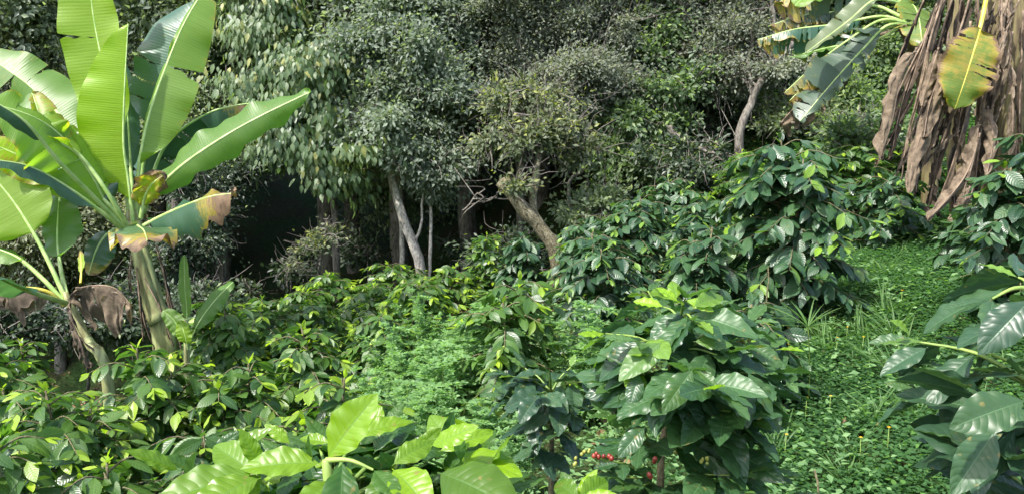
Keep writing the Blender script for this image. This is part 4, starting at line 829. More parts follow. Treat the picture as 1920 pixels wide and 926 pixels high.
# ------------------------------------------------------------------ forest trees
def crown(lv, tw, rng, lobes, L, lai=2.2, style='spray', clump=0.30, young=0.1, twigs=4, tw_len=0.35, area_k=0.32):
    cents = []
    for (c, r) in lobes:
        c = np.asarray(c, float); r = np.asarray(r, float)
        S = 4 * math.pi * (((r[0] * r[1]) ** 1.6 + (r[0] * r[2]) ** 1.6 + (r[1] * r[2]) ** 1.6) / 3) ** (1 / 1.6)
        nc = max(3, int(S / (math.pi * clump ** 2) * 0.95))
        dv = rdir(rng, nc); rad = rng.uniform(0.35, 1.28, nc)
        nl = int(1.3 * lai * math.pi * clump ** 2 / (L * L * area_k))
        for k in range(nc):
            cc = c + dv[k] * r * rad[k]; cents.append(cc)
            cr = clump * rng.uniform(0.45, 1.6); m = int(nl * rng.uniform(0.6, 1.3) * (cr / clump) ** 2)
            u = rdir(rng, m); rr = np.minimum(np.abs(rng.normal(0, .62, m)) + .05, 1.7)
            fl = rng.uniform(.35, .95); sx = rng.uniform(.8, 1.5)
            pos = cc + u * rr[:, None] * cr * [sx, 1, fl]; pos[:, 2] -= .25 * cr * (pos[:, 0] - cc[0]) * rng.normal(0, 1.2) / cr
            out = nrm(u + dv[k] * 0.7)
            tone = rng.normal(0.5, 0.22)
            rn = np.clip(rng.normal(tone, 0.17, m), 0, 1)
            ag = np.where(rng.random(m) < young, rng.uniform(.3, 1, m), 0) * (out[:, 2] > -0.2)
            if style == 'heart':
                d = nrm(out * 0.35 + rng.normal(0, .22, (m, 3)) + [0, 0, -1.0]); n = nrm(out + [0, -.3, 0.5] + rng.normal(0, .3, (m, 3)))
            elif style == 'spray':
                d = nrm(out * 0.9 + rng.normal(0, .55, (m, 3)) + [0, 0, -0.15]); n = nrm(out * .7 + UPZ * 0.65 + np.array([-.1, -.45, 0]) + rng.normal(0, .42, (m, 3)))
            else:
                d = nrm(rng.normal(0, 1, (m, 3))); n = nrm(UPZ * .6 + rng.normal(0, .8, (m, 3)))
            lv.add(pos, d, n, L * rng.uniform(.65, 1.25, m), rn, ag, .12, 1.0)
            for _ in range(twigs):
                a = cc + rng.normal(0, cr * .3, 3); b = a + nrm(dv[k] * .6 + rng.normal(0, .7, 3)) * tw_len * rng.uniform(.5, 1.3)
                tube(tw, spline([a, (a + b) / 2 + rng.normal(0, .05, 3), b], 5), np.linspace(.007, .002, 5), 3, cap=False)
    return np.array(cents)

def join2(g, tw, bmat, base):
    # trunk and limbs in bark, the fine twigs in their own twig colour: one mesh, two materials
    nf = sum(len(f) for f in g.F4), sum(len(f) for f in g.F3); tf = sum(len(f) for f in tw.F4), sum(len(f) for f in tw.F3)
    n0 = g.n; g.V += tw.V; g.uv += tw.uv; g.F4 += [f + n0 for f in tw.F4]; g.F3 += [f + n0 for f in tw.F3]; g.n += tw.n
    for k in g.at: g.at[k] += tw.at.get(k, [np.zeros(len(v)) for v in tw.V])
    me = g.mesh('trunk', bmat, base); me.materials.append(M['twig'])
    mi = np.concatenate([np.zeros(nf[0]), np.ones(tf[0]), np.zeros(nf[1]), np.ones(tf[1])]).astype(np.int32); me.polygons.foreach_set('material_index', mi)
    return me
def lobe(px, py, d, rx, ry, rz=None):
    return (P(px, py, d), np.array([W_(rx, d), rz if rz is not None else W_(rx, d) * .9, W_(ry, d)]))
def tree(name, label, base, trunks, lobes, L, tm, fmat, bmat, seed, radius=.09, limbs=14, cat='tree', trough=.04, group=None, **kw):
    rng = np.random.default_rng(seed); base = np.asarray(base, float)
    t = thing(name, label, cat, base, 0, group); lv = Leaves(); tw = Geo(); g = Geo()
    cents = crown(lv, tw, rng, lobes, L, **kw)
    tops = []
    for (pp, r0, r1) in trunks:
        q = spline(pp, 22); q = q + rng.normal(0, .006, q.shape); tube(g, q, np.linspace(r0, r1, 22), 14, rough=trough, rng=rng); tops.append(q)
    allp = np.concatenate([q[8:] for q in tops])
    rt = np.concatenate([np.linspace(r0, r1, 22)[8:] for (_, r0, r1) in trunks])
    for c in cents[rng.choice(len(cents), min(limbs, len(cents)), replace=False)]:
        sel = allp[:, 2] < c[2] + .2; cand = np.where(sel)[0] if sel.any() else np.arange(len(allp))
        k = cand[np.argmin(np.linalg.norm(allp[cand] - c, axis=1) + .15 * rng.random(len(cand)))]; a = allp[k]
        m = (a + c) / 2 + rng.normal(0, .08, 3) + UPZ * .08; r = min(rt[k] * .5, .035)
        q = spline([a, m, c], 10); q[1:-1] += rng.normal(0, .015, (8, 3)); tube(g, q, np.linspace(r, .006, 10), 6, cap=False)
    link('crown', lv.mesh('crown', tm, fmat, base), t); link('trunk', join2(g, tw, bmat, base), t)
    return t

def up(px, row, d): return P(px, row, d)
# drooping-leaf tree
tb = gpt(632, 11.6)
tree('forest_tree', 'forest tree with pointed drooping leaves hanging in curtains, behind the long banana leaf', tb,
     [([tb - [0, 0, .1], P(630, 480, 11.5), P(626, 380, 11.4), P(600, 250, 11.5), P(560, 100, 11.6), P(540, -120, 11.8)], .06, .03)],
     [lobe(505, 60, 11.3, 75, 70), lobe(560, 130, 11.0, 95, 70), lobe(480, 150, 11.2, 75, 60), lobe(600, 225, 10.8, 85, 60), lobe(540, 250, 10.8, 70, 50), lobe(640, 305, 10.6, 50, 45), lobe(590, 310, 10.7, 55, 40), lobe(500, -60, 11.6, 120, 90), lobe(640, 160, 11.3, 60, 80), lobe(610, 340, 10.6, 22, 18), lobe(440, 60, 13.0, 120, 60), lobe(570, 70, 13.2, 110, 60), lobe(500, 150, 13.4, 120, 50)],  # last three lobes added out of sight behind, to shade the hollow
     .122, 'heart', 'heart', 'bark_grey', 101, style='heart', clump=.34, lai=2.2, young=.15, twigs=1, area_k=.33)
# small-leaf tree with pale forked trunk
tb = gpt(792, 11.4)
tree('forest_tree', 'grey-green small-leaved tree on a pale forked trunk at the mouth of the dark hollow', tb,
     [([tb - [0, 0, .15], P(790, 515, 11.3), P(772, 450, 11.2), P(748, 385, 11.2), P(735, 320, 11.2), P(742, 200, 11.4), P(760, 40, 11.5), P(765, -150, 11.7)], .085, .03),
      ([P(760, 420, 11.2), P(742, 360, 11.3), P(720, 290, 11.4), P(690, 200, 11.5)], .05, .02), ([P(775, 460, 11.2), P(790, 420, 11.2), P(792, 370, 11.2), P(810, 280, 11.3)], .022, .012)],
     [lobe(745, 40, 11.3, 110, 80), lobe(690, 130, 11.2, 80, 70), lobe(790, 130, 11.0, 95, 70), lobe(745, 210, 10.9, 110, 65), lobe(830, 220, 11.1, 65, 70), lobe(680, 240, 11.1, 60, 50), lobe(800, 290, 10.9, 70, 45), lobe(750, -100, 11.6, 140, 90), lobe(840, 60, 11.5, 70, 70), lobe(800, 330, 11.2, 35, 25), lobe(700, 60, 13.1, 120, 60), lobe(830, 80, 13.2, 110, 60), lobe(740, 160, 13.5, 130, 50)],  # deep rear lobes, unseen behind the crown, added to darken the hollow
     .075, 'small', 'forest_grey', 'bark_pale', 102, clump=.30, lai=2.6, young=.05, twigs=5)
# mossy tree
tb = gpt(1052, 9.4)
tree('forest_tree', 'mossy broken-topped tree with a leaning forked trunk and yellow-green tufts, centre', tb,
     [([tb - [0, 0, .1], P(1045, 480, 9.4), P(1015, 430, 9.35), P(985, 395, 9.3), P(958, 362, 9.3), P(940, 340, 9.3)], .105, .07),
      ([P(1000, 412, 9.35), P(1000, 380, 9.35), P(1005, 330, 9.4), P(1010, 285, 9.5), P(1005, 245, 9.7), P(1010, 200, 10.0)], .055, .03),
      ([P(960, 366, 9.3), P(975, 320, 9.5), P(978, 270, 9.6), P(975, 200, 9.7)], .035, .03)],
     [lobe(925, 245, 9.5, 45, 35), lobe(1000, 258, 9.3, 60, 28), lobe(1070, 255, 9.4, 55, 32), lobe(940, 200, 9.7, 50, 40), lobe(962, 350, 9.25, 9, 6), lobe(1100, 290, 9.6, 35, 30), lobe(1000, 190, 9.9, 70, 45)],
     .075, 'small', 'moss_tree', 'bark_moss', 103, clump=.2, lai=1.3, young=.25, twigs=6, tw_len=.4, limbs=20, trough=.09)
# twiggy grey brown tree
tb = gpt(985, 12.4)
tree('forest_tree', 'tangled grey-brown twiggy tree hanging over the mossy trunk', tb,
     [([tb - [0, 0, .1], P(975, 330, 12.3), P(1000, 200, 12), P(1015, 60, 12), P(1010, -150, 12)], .08, .04), ([P(1000, 210, 12), P(1060, 130, 11.8), P(1120, 80, 11.6), P(1200, 40, 11.6)], .05, .015)],
     [lobe(985, 60, 11.6, 110, 80), lobe(1080, 90, 11.4, 90, 80), lobe(1040, 170, 11.2, 110, 60), lobe(940, 140, 11.4, 70, 60), lobe(1140, 190, 11.4, 70, 60), lobe(1150, 50, 11.7, 80, 70), lobe(960, -80, 12, 150, 90), lobe(1120, -120, 12, 150, 100), lobe(960, 60, 13.2, 110, 60), lobe(1060, 40, 13.2, 110, 60), lobe(940, 150, 13.5, 90, 45)],  # lobes at the back are added unseen and cast shade into the hollow
     .055, 'small', 'brownish', 'bark_grey', 104, clump=.3, lai=2.4, young=.12, twigs=6, tw_len=.55, limbs=26)
# light green tree right of it
tb = gpt(1185, 12.2)
tree('forest_tree', 'light green thicket tree with layered leafy sprays, right of the mossy trunk', tb,
     [([tb - [0, 0, .1], P(1180, 360, 12), P(1190, 250, 11.9), P(1210, 100, 11.9), P(1230, -100, 12)], .06, .03)],
     [lobe(1225, 120, 11.5, 80, 50), lobe(1270, 170, 11.3, 55, 40), lobe(1190, 230, 11.2, 60, 40), lobe(1240, 250, 11.2, 60, 35), lobe(1170, 300, 11, 55, 38), lobe(1225, 320, 10.9, 50, 30), lobe(1240, 40, 11.8, 90, 60), lobe(1260, -80, 12, 140, 80), lobe(1150, 350, 10.9, 40, 22)],
     .095, 'small', 'bright', 'bark_grey', 105, clump=.26, lai=1.9, young=.18, twigs=3)
# curved thin trunks
tb = gpt(1076, 11.2)
tree('forest_tree', 'thin double-stemmed sapling curving upward in the dark gap right of the mossy trunk', tb,
     [([tb, P(1074, 410, 11), P(1066, 370, 11), P(1072, 335, 11), P(1095, 322, 11), P(1110, 300, 11.1)], .035, .022), ([P(1076, 412, 11), P(1088, 380, 11), P(1100, 345, 11), P(1106, 300, 11.1)], .025, .018)],
     [lobe(1110, 275, 11.1, 40, 28)], .085, 'small', 'forest', 'bark_grey', 106, clump=.22, lai=1.6, twigs=5)
# leaning tree with dry twiggy top
tb = gpt(1385, 11.0)
tree('forest_tree', 'leaning bare-trunked tree with a dry reddish brown twiggy top, left of the torn banana leaves', tb,
     [([tb - [0, 0, .1], P(1387, 250, 10.9), P(1405, 200, 10.9), P(1428, 150, 10.9), P(1470, 100, 10.9), P(1520, 50, 11)], .075, .035), ([P(1412, 185, 10.9), P(1402, 120, 11), P(1412, 60, 11.2), P(1380, -20, 11.4)], .03, .02), ([P(1425, 155, 10.9), P(1452, 90, 11), P(1450, 20, 11), P(1430, -80, 11)], .035, .02)],
     [lobe(1430, 60, 11.2, 60, 50), lobe(1370, 90, 11.4, 70, 60), lobe(1400, -20, 11.6, 90, 60), lobe(1330, 20, 11.8, 80, 60), lobe(1470, 130, 10.9, 40, 35), lobe(1340, 150, 11.6, 55, 40)],
     .06, 'small', 'brownish', 'bark_grey', 107, clump=.26, lai=1.9, young=.1, twigs=8, tw_len=.6, limbs=24)
# left background trees
tb = gpt(60, 14.5)
tree('forest_tree', 'olive-topped small-leaved tree behind the banana leaves at the left edge', tb,
     [([tb, P(70, 300, 14.3), P(60, 100, 14.2), P(50, -100, 14.2)], .12, .05)],
     [lobe(40, 110, 13.5, 100, 60), lobe(120, 170, 13.4, 90, 60), lobe(60, 230, 13.4, 110, 60), lobe(-40, 50, 13.8, 100, 80), lobe(60, 20, 14, 120, 60), lobe(60, -120, 14.3, 180, 100), lobe(60, 320, 13.4, 120, 60), lobe(150, 400, 13, 100, 60), lobe(30, 430, 13, 90, 70)],
     .075, 'small', 'forest_olive', 'bark_grey', 108, clump=.32, lai=2.2, young=.12, twigs=4)
tb = gpt(330, 13.6)
tree('forest_tree', 'grey-green dense tree seen between the upright banana leaves', tb,
     [([tb, P(330, 300, 13.4), P(320, 100, 13.2), P(330, -100, 13.4)], .11, .05)],
     [lobe(280, 70, 12.8, 90, 60), lobe(370, 120, 12.6, 90, 70), lobe(300, 190, 12.5, 90, 60), lobe(400, 240, 12.4, 80, 60), lobe(420, 30, 12.8, 90, 70), lobe(200, 140, 13, 80, 70), lobe(330, -60, 13.2, 160, 80), lobe(330, 60, 14.2, 150, 80)],
     .07, 'small', 'forest', 'bark_grey', 109, clump=.3, lai=2.5, young=.1, twigs=4)
# dark shrubs of the lower left
tb = gpt(420, 11.0)
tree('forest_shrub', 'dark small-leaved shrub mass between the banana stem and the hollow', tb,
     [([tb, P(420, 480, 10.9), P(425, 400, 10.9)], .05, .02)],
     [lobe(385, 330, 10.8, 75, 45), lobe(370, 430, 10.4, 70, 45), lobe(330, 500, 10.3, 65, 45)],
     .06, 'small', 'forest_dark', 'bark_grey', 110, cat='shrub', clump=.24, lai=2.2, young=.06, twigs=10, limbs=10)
tb = gpt(590, 10.8)
tree('forest_shrub', 'shrub with lit yellowish leaf sprays at the left lip of the dark hollow', tb,
     [([tb, P(600, 510, 10.6), P(610, 440, 10.6)], .04, .015)],
     [lobe(600, 458, 10.4, 34, 17), lobe(558, 492, 10.5, 24, 11), lobe(632, 430, 10.6, 15, 10)],
     .07, 'small', 'moss_tree', 'bark_grey', 111, cat='shrub', clump=.13, lai=1.3, young=.25, twigs=4)
tb = gpt(690, 12.2)
# thin pale stems in the hollow
for (px, px2, top, d, r, lab) in [(754, 752, 400, 11.6, .045, 'brownish straight pole-like tree stem just left of the pale forked trunk'), (806, 808, 395, 11.3, .03, 'slim whitish tree stem just right of the pale forked trunk'),
                                  (634, 628, 470, 12.4, .035, 'faint grey tree stem deep in the hollow below the drooping leaves')]:
    tb = gpt(px, d)
    tree('thin_tree', lab, tb, [([tb - [0, 0, .1], P(px, 480, d), P(px2, 420, d), P(px2 - 3, top - 80, d), P(px2, top - 250, d)], r, r * .6)], [lobe(px2, top - 260, d, 30, 30)], .08, 'small', 'forest', 'bark_pale', int(px), clump=.25, lai=1.2, twigs=3, limbs=4)
# right background
tb = gpt(1600, 13.5)
tree('forest_tree', 'bright green tree behind the torn banana leaves at the upper right', tb,
     [([tb, P(1600, 150, 13.3), P(1610, 0, 13.2), P(1620, -150, 13.2)], .09, .04)],
     [lobe(1590, 90, 13, 90, 60), lobe(1670, 130, 12.6, 70, 60), lobe(1690, 30, 12.8, 80, 50), lobe(1570, 190, 12.2, 80, 45), lobe(1660, 215, 11.8, 70, 40), lobe(1750, 150, 12.5, 80, 70), lobe(1760, 20, 13, 90, 60), lobe(1500, 20, 13.5, 90, 70), lobe(1600, -100, 13.6, 200, 80), lobe(1800, -60, 13.2, 160, 80)],
     .085, 'small', 'bright', 'bark_grey', 112, clump=.3, lai=1.9, young=.35, twigs=3)
tb = gpt(1860, 12.5)
tree('forest_tree', 'shaded green tree behind the hanging dead banana leaves', tb,
     [([tb, P(1860, 150, 12.3), P(1870, 0, 12.2), P(1880, -150, 12.2)], .09, .04)],
     [lobe(1850, 110, 12, 90, 60), lobe(1930, 130, 11.6, 80, 70), lobe(1840, 220, 11.4, 90, 50), lobe(1920, 250, 11.0, 80, 60), lobe(1900, 20, 12.2, 100, 60), lobe(1780, 240, 11.4, 60, 40), lobe(1900, -120, 12.6, 160, 90)],
     .08, 'small', 'forest', 'bark_grey', 113, clump=.3, lai=1.9, young=.25, twigs=3)
# shrubs on the uphill edge
for k, (px, row, y, rx, ry, fm, yg, lab, L) in enumerate([
    (1290, 300, 10.6, 70, 35, 'forest_dark', .1, 'dark low shrub below the leaning tree, beside fallen dry branches', .08), (1350, 215, 12.3, 60, 50, 'forest_dark', .05, 'dark shrub in the shade left of the leaning trunk', .07),
    (1600, 255, 9.8, 75, 40, 'bright', .2, 'fresh green shrub under the torn banana leaves', .09), (1480, 215, 11.5, 70, 35, 'forest', .3, 'green shrub at the foot of the leaning tree', .08),
    (1120, 395, 9.9, 60, 30, 'forest', .15, 'small-leaved shrub right of the mossy trunk above the coffee rows', .08), (1690, 290, 10.0, 60, 40, 'forest', .2, 'green shrub left of the hanging dead leaves', .08),
    (960, 470, 10.5, 50, 26, 'forest_dark', .05, 'dark shrub left of the mossy trunk foot', .08)]):
    tb = gpt(px, y); c = P(px, row, y)
    tree('forest_shrub', lab, tb, [([tb, (tb + c) / 2, c], .025, .01)], [lobe(px, row, y, rx, ry), lobe(px - rx * .6, row + ry * .6, y - .1, rx * .6, ry * .6), lobe(px + rx * .6, row + ry * .5, y, rx * .6, ry * .7)], L, 'small', fm, 'bark_grey', 200 + k, cat='shrub', clump=.2, lai=1.9, young=yg, twigs=5)

for k, (px, row, y, rx) in enumerate([(545, 520, 12.6, 30), (690, 480, 13.2, 40), (860, 470, 12.9, 35), (470, 545, 12.2, 30), (1140, 380, 11.8, 30)]):
    tb = gpt(px, y); c = P(px, row, y)
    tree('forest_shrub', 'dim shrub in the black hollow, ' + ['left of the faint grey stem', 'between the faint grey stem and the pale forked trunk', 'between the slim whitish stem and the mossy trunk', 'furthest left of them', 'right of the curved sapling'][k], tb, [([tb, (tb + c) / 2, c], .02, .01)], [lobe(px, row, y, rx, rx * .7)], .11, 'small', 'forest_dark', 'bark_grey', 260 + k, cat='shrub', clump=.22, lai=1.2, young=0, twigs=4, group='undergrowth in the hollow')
for k, (px, row, y, rx, lab) in enumerate([(30, 600, 8.6, 90, 'dark low shrub at the left edge behind the smaller banana plant'), (165, 590, 9.0, 70, 'dark low shrub behind and between the two banana stems'), (250, 560, 9.6, 60, 'dark low shrub right behind the large banana stem'), (375, 560, 9.3, 50, 'dark low shrub behind the banana sucker')]):
    tb = gpt(px, y); c = P(px, row, y)
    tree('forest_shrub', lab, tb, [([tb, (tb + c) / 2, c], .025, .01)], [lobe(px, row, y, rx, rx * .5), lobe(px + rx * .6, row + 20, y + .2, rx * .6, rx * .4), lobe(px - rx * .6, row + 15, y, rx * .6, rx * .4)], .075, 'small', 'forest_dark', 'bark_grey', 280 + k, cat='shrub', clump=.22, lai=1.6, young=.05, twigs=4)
# trees further back: copies of three kinds
rng = np.random.default_rng(77)
PROTO = []
for k, (fm, L, st, tm) in enumerate([('forest', .085, 'spray', 'small'), ('forest_grey', .07, 'spray', 'small'), ('forest_olive', .08, 'spray', 'small')]):
    lobes = [(np.array([0, 0, 4.2]) + rng.normal(0, 1, 3) * [1.0, 1.0, 1.1], np.array([1.1, 1.1, .9]) * rng.uniform(.8, 1.2)) for _ in range(9)] + [(np.array([math.cos(a) * 1.2, math.sin(a) * 1.2, 3.3]), np.array([.9, .9, .6])) for a in (0, 1.6, 3.1, 4.7)]
    PROTO.append((lobes, L, tm, fm, st, 300 + k))
back = [(-9.5, 16, 0), (-6.6, 17.0, 1), (-3.6, 17.2, 0), (-.8, 17.6, 1), (1.8, 17, 2), (4.2, 16.2, 0), (6.6, 15.4, 1), (9.2, 14.6, 0), (11.6, 13.2, 2), (-12, 15, 2), (-8, 20.5, 2), (-4.8, 21.5, 1), (-1.5, 21.2, 2), (1.6, 21.5, 0), (5, 20.4, 1), (8.5, 19, 2), (12.5, 17.5, 0), (-12.5, 20, 0),
        (-2.2, 15.3, 1), (.6, 14.9, 0), (-3.9, 15.6, 1), (-7.4, 15.4, 1), (-.8, 15.0, 1), (2.0, 14.8, 1), (3.4, 15.2, 0), (5.8, 14.3, 0), (-9, 14.6, 2), (7.4, 13.8, 1)]
firsts = {}
for (x, y, k) in back:
    p = np.array([x, y, float(ground(x, y))]); rz = rng.uniform(0, 6.28); s = rng.uniform(.9, 1.15) * (1.5 if -7.8 < x < 1.2 and 14.9 < y < 17.4 and k != 2 else 1)
    lab = ['green forest tree forming the far backdrop of the wood', 'grey-green forest tree forming the far backdrop of the wood', 'olive forest tree forming the far backdrop of the wood'][k]
    grp = ['green backdrop trees', 'grey-green backdrop trees', 'olive backdrop trees'][k]
    if k not in firsts:
        lobes, L, tm, fm, st, sd = PROTO[k]; z = np.zeros(3)
        t = tree('forest_tree', lab, z, [([z - [0, 0, .3], np.array([.1, 0, 1.5]), np.array([0, .1, 3]), np.array([.1, 0, 5.2])], .13, .04)], lobes, L, tm, fm, 'bark_grey', sd, clump=.42, lai=1.6, young=.12, twigs=2, tw_len=.6, limbs=16)
        t.location = p; t.scale = (s, s, s); t.rotation_euler = (0, 0, rz); t['group'] = grp; firsts[k] = t
    else: dup(firsts[k], p, rz, lab, grp, (s, s, s))

# ------------------------------------------------------------------ ferns, weeds, tufts
def fern_mesh(seed, n=11, L=.6):
    rng = np.random.default_rng(seed); lv = Leaves(); g = Geo()
    for k in range(n):
        a = k * 2.399 + rng.normal(0, .2); h = np.array([math.cos(a), math.sin(a), 0]); l = L * rng.uniform(.7, 1.1)
        pts = spline([[0, 0, 0], h * l * .35 + UPZ * l * .45, h * l * .75 + UPZ * l * .5, h * l * 1.05 + UPZ * l * .25], 26); tube(g, pts, np.linspace(.004, .0015, 26), 4, cap=False)
        s = np.cross(h, UPZ)
        for i in range(4, 26):
            w = .16 * math.sin(math.pi * (i - 3) / 23.5) ** .7 + .02
            for sg in (-1, 1): lv.add(pts[i], sg * s + h * .35 - UPZ * .15, UPZ + h * .2, w, rng.random(), .3 + .4 * rng.random(), .15)
    return lv.mesh('fronds', grid_leaf(4, 3, .22, .1, 1, .3), 'bright'), g.mesh('stalks', 'stem_green')
ff, fs = fern_mesh(5)
for k, (px, y, s, lab) in enumerate([(1470, 9.9, 1.0, 'yellow-green fern beside the foot of the leaning tree'), (1545, 9.7, 1.1, 'fern with arching fronds left of the fresh green shrub'), (1620, 8.9, .9, 'fern behind the big round coffee bush, furthest right of the ferns')]):
    t = thing('fern', lab, 'fern', gpt(px, y) + [0, 0, .25], k * 2.1, 'ferns on the uphill edge', (s, s, s)); link('fronds', ff, t); link('stalks', fs, t)

def herb_mesh(seed, H=.7, n=10, L=.04):
    rng = np.random.default_rng(seed); lv = Leaves(); g = Geo()
    for k in range(n):
        a = rng.uniform(0, 6.28); sp = rng.uniform(.05, .3); top = np.array([math.cos(a) * sp, math.sin(a) * sp, H * rng.uniform(.6, 1.05)])
        pts = spline([[rng.normal(0, .03), rng.normal(0, .03), 0], top * [.4, .4, .5], top], 14); tube(g, pts, np.linspace(.004, .0015, 14), 4, cap=False)
        for i in range(2, 14):
            for _ in range(3):
                b = rng.uniform(0, 6.28); h = np.array([math.cos(b), math.sin(b), .25]); l = .13 * (1 - .4 * i / 14) * rng.uniform(.6, 1.2)
                for j in range(1, 6):
                    q = pts[i] + h * l * j / 5 - UPZ * .02 * (j / 5) ** 2; s = np.cross(h, UPZ)
                    for sg in (-1, 0, 1): lv.add(q, h * .8 + sg * s + rng.normal(0, .2, 3), UPZ + rng.normal(0, .3, 3), L * rng.uniform(.6, 1.2), rng.random(), rng.random() * .5, .1)
    return lv.mesh('foliage', 'small', 'herb'), g.mesh('stalks', 'stem_green')
HB = [herb_mesh(1), herb_mesh(2, .55, 9, .035), herb_mesh(3, .8, 11, .045)]
rng = np.random.default_rng(9)
spots = [(770, 5.2), (820, 5.4), (865, 5.2), (800, 5.9), (850, 6.1), (745, 5.7), (780, 4.7), (840, 4.7), (890, 4.8), (870, 6.7), (820, 6.8), (905, 4.2), (740, 4.9), (830, 4.2), (790, 6.4), (860, 3.8), (850, 7.3), (930, 6.0), (700, 4.5), (1045, 5.0), (1100, 4.6), (900, 7.4), (960, 3.7)]
for k, (px, y) in enumerate(spots):
    t = thing('feathery_weed', 'pale green feathery weed in the patch between the coffee bushes, centre', 'weed', gpt(px, y), rng.uniform(0, 6.28), 'feathery weeds', (rng.uniform(.6, 1.2),) * 2 + (rng.uniform(.55, 1.3),))
    fo, st = HB[k % 3]; link('foliage', fo, t); link('stalks', st, t)

BL = grid_leaf(9, 3, .055, .4, 1.0, .3, petiole=0)
def tuft_mesh(seed, n, L, curv, wide=1.0):
    rng = np.random.default_rng(seed); lv = Leaves(); a = rng.uniform(0, 6.28, n); lean = rng.uniform(.25, 1.2, n)
    d = np.stack([np.cos(a) * lean, np.sin(a) * lean, np.ones(n)], -1); out = np.stack([-np.cos(a), -np.sin(a), np.ones(n) * .8], -1)
    lv.add(rng.normal(0, .02, (n, 3)) * [1, 1, 0], d, out, L * rng.uniform(.5, 1.1, n), rng.random(n), rng.random(n) * .3, curv + rng.normal(0, .1, n), wide)
    return lv.mesh('grass_tuft', BL, 'grass')
tf = tuft_mesh(1, 70, .42, .45, 1.0); tf2 = tuft_mesh(2, 34, .30, .35, .6)
for k, (px, y, s, lab) in enumerate([(985, 3.0, 1.0, 'broad-bladed grass tuft arching out beside the small bluish coffee plant'), (945, 3.3, .8, 'smaller grass tuft behind the broad-bladed one'), (1020, 2.7, .8, 'grass tuft nearest the red cherries, below the small bluish coffee plant')]):
    o = tag(link('grass_tuft', tf), lab, 'grass tuft', 'grass tufts'); o.location = gpt(px, y); o.rotation_euler = (0, 0, k * 2); o.scale = (s, s, s)
tl = 'thin grass tuft rising from the clover carpet'
for k in range(22):
    px = rng.uniform(1440, 1720) if k < 24 else rng.uniform(1320, 1480); y = rng.uniform(2.9, 6.5) if k < 24 else rng.uniform(4.5, 6)
    o = tag(link('grass_tuft', tf2), tl, 'grass tuft', 'thin grass tufts on the clover'); o.location = gpt(px, y); o.rotation_euler = (0, 0, rng.uniform(0, 6)); s = rng.uniform(.5, 1.1); o.scale = (s, s, s * 1.1)

# sedge with a star of blades
sb = gpt(1515, 3.9); t = thing('sedge', 'single sedge stalk topped by a spiky star of blades, standing in the clover', 'sedge', sb)
g = Geo(); tp = P(1515, 612, 3.75); tube(g, spline([sb, (sb + tp) / 2 + [.01, 0, 0], tp], 8), .003, 5); link('stalk', g.mesh('stalk', 'stem_green', sb), t)
lv = Leaves(); n = 26; a = np.arange(n) * 2.4
lv.add(np.repeat(tp[None], n, 0), np.stack([np.cos(a), np.sin(a), rng.uniform(-.3, 1.3, n)], -1), np.stack([-np.cos(a), -np.sin(a), np.ones(n)], -1), rng.uniform(.08, .22, n), rng.random(n), rng.random(n) * .6, .2, .7)
link('blades', lv.mesh('blades', BL, 'grass', sb), t)
# upright dry twigs
for (x0, y0, x1, y1, d, lab) in [(1535, 935, 1527, 880, 2.9, 'dry snapped twig standing at the bottom edge'), (1437, 560, 1440, 500, 5.1, 'pale dry twig upright under the left side of the big round bush')]:
    bb = gpt(x0, d); g = Geo(); tube(g, spline([bb - [0, 0, .02], P(x0, y0, d), P((x0 + x1) / 2 + 3, (y0 + y1) / 2, d), P(x1, y1, d)], 8), np.linspace(.007, .004, 8), 8)
    tag(link('dry_twig', g.mesh('dry_twig', 'stem_dull')), lab, 'twig')
# fallen branches on the uphill edge
for k, (pp, lab) in enumerate([(((1255, 240, 10.9), (1285, 268, 10.7), (1330, 285, 10.6), (1375, 290, 10.4)), 'fallen dry branch lying on the uphill edge below the leaning tree'), (((870, 395, 10), (895, 365, 10), (920, 372, 9.9), (950, 352, 9.6)), 'bare dead branch sticking out left of the mossy trunk')]):
    g = Geo(); q = spline(LP(*pp), 16); tube(g, q + rb.normal(0, .012, q.shape), np.linspace(.045 - .033 * k, .008, 16), 8)
    for i in range(5): a = q[3 + i * 2]; tube(g, spline([a, a + rb.normal(0, .18, 3), a + rb.normal(0, .3, 3) + [0, 0, .1]], 6), np.linspace(.012, .004, 6), 5)
    tag(link('dead_branch', g.mesh('dead_branch', 'bark_grey')), lab, 'branch')

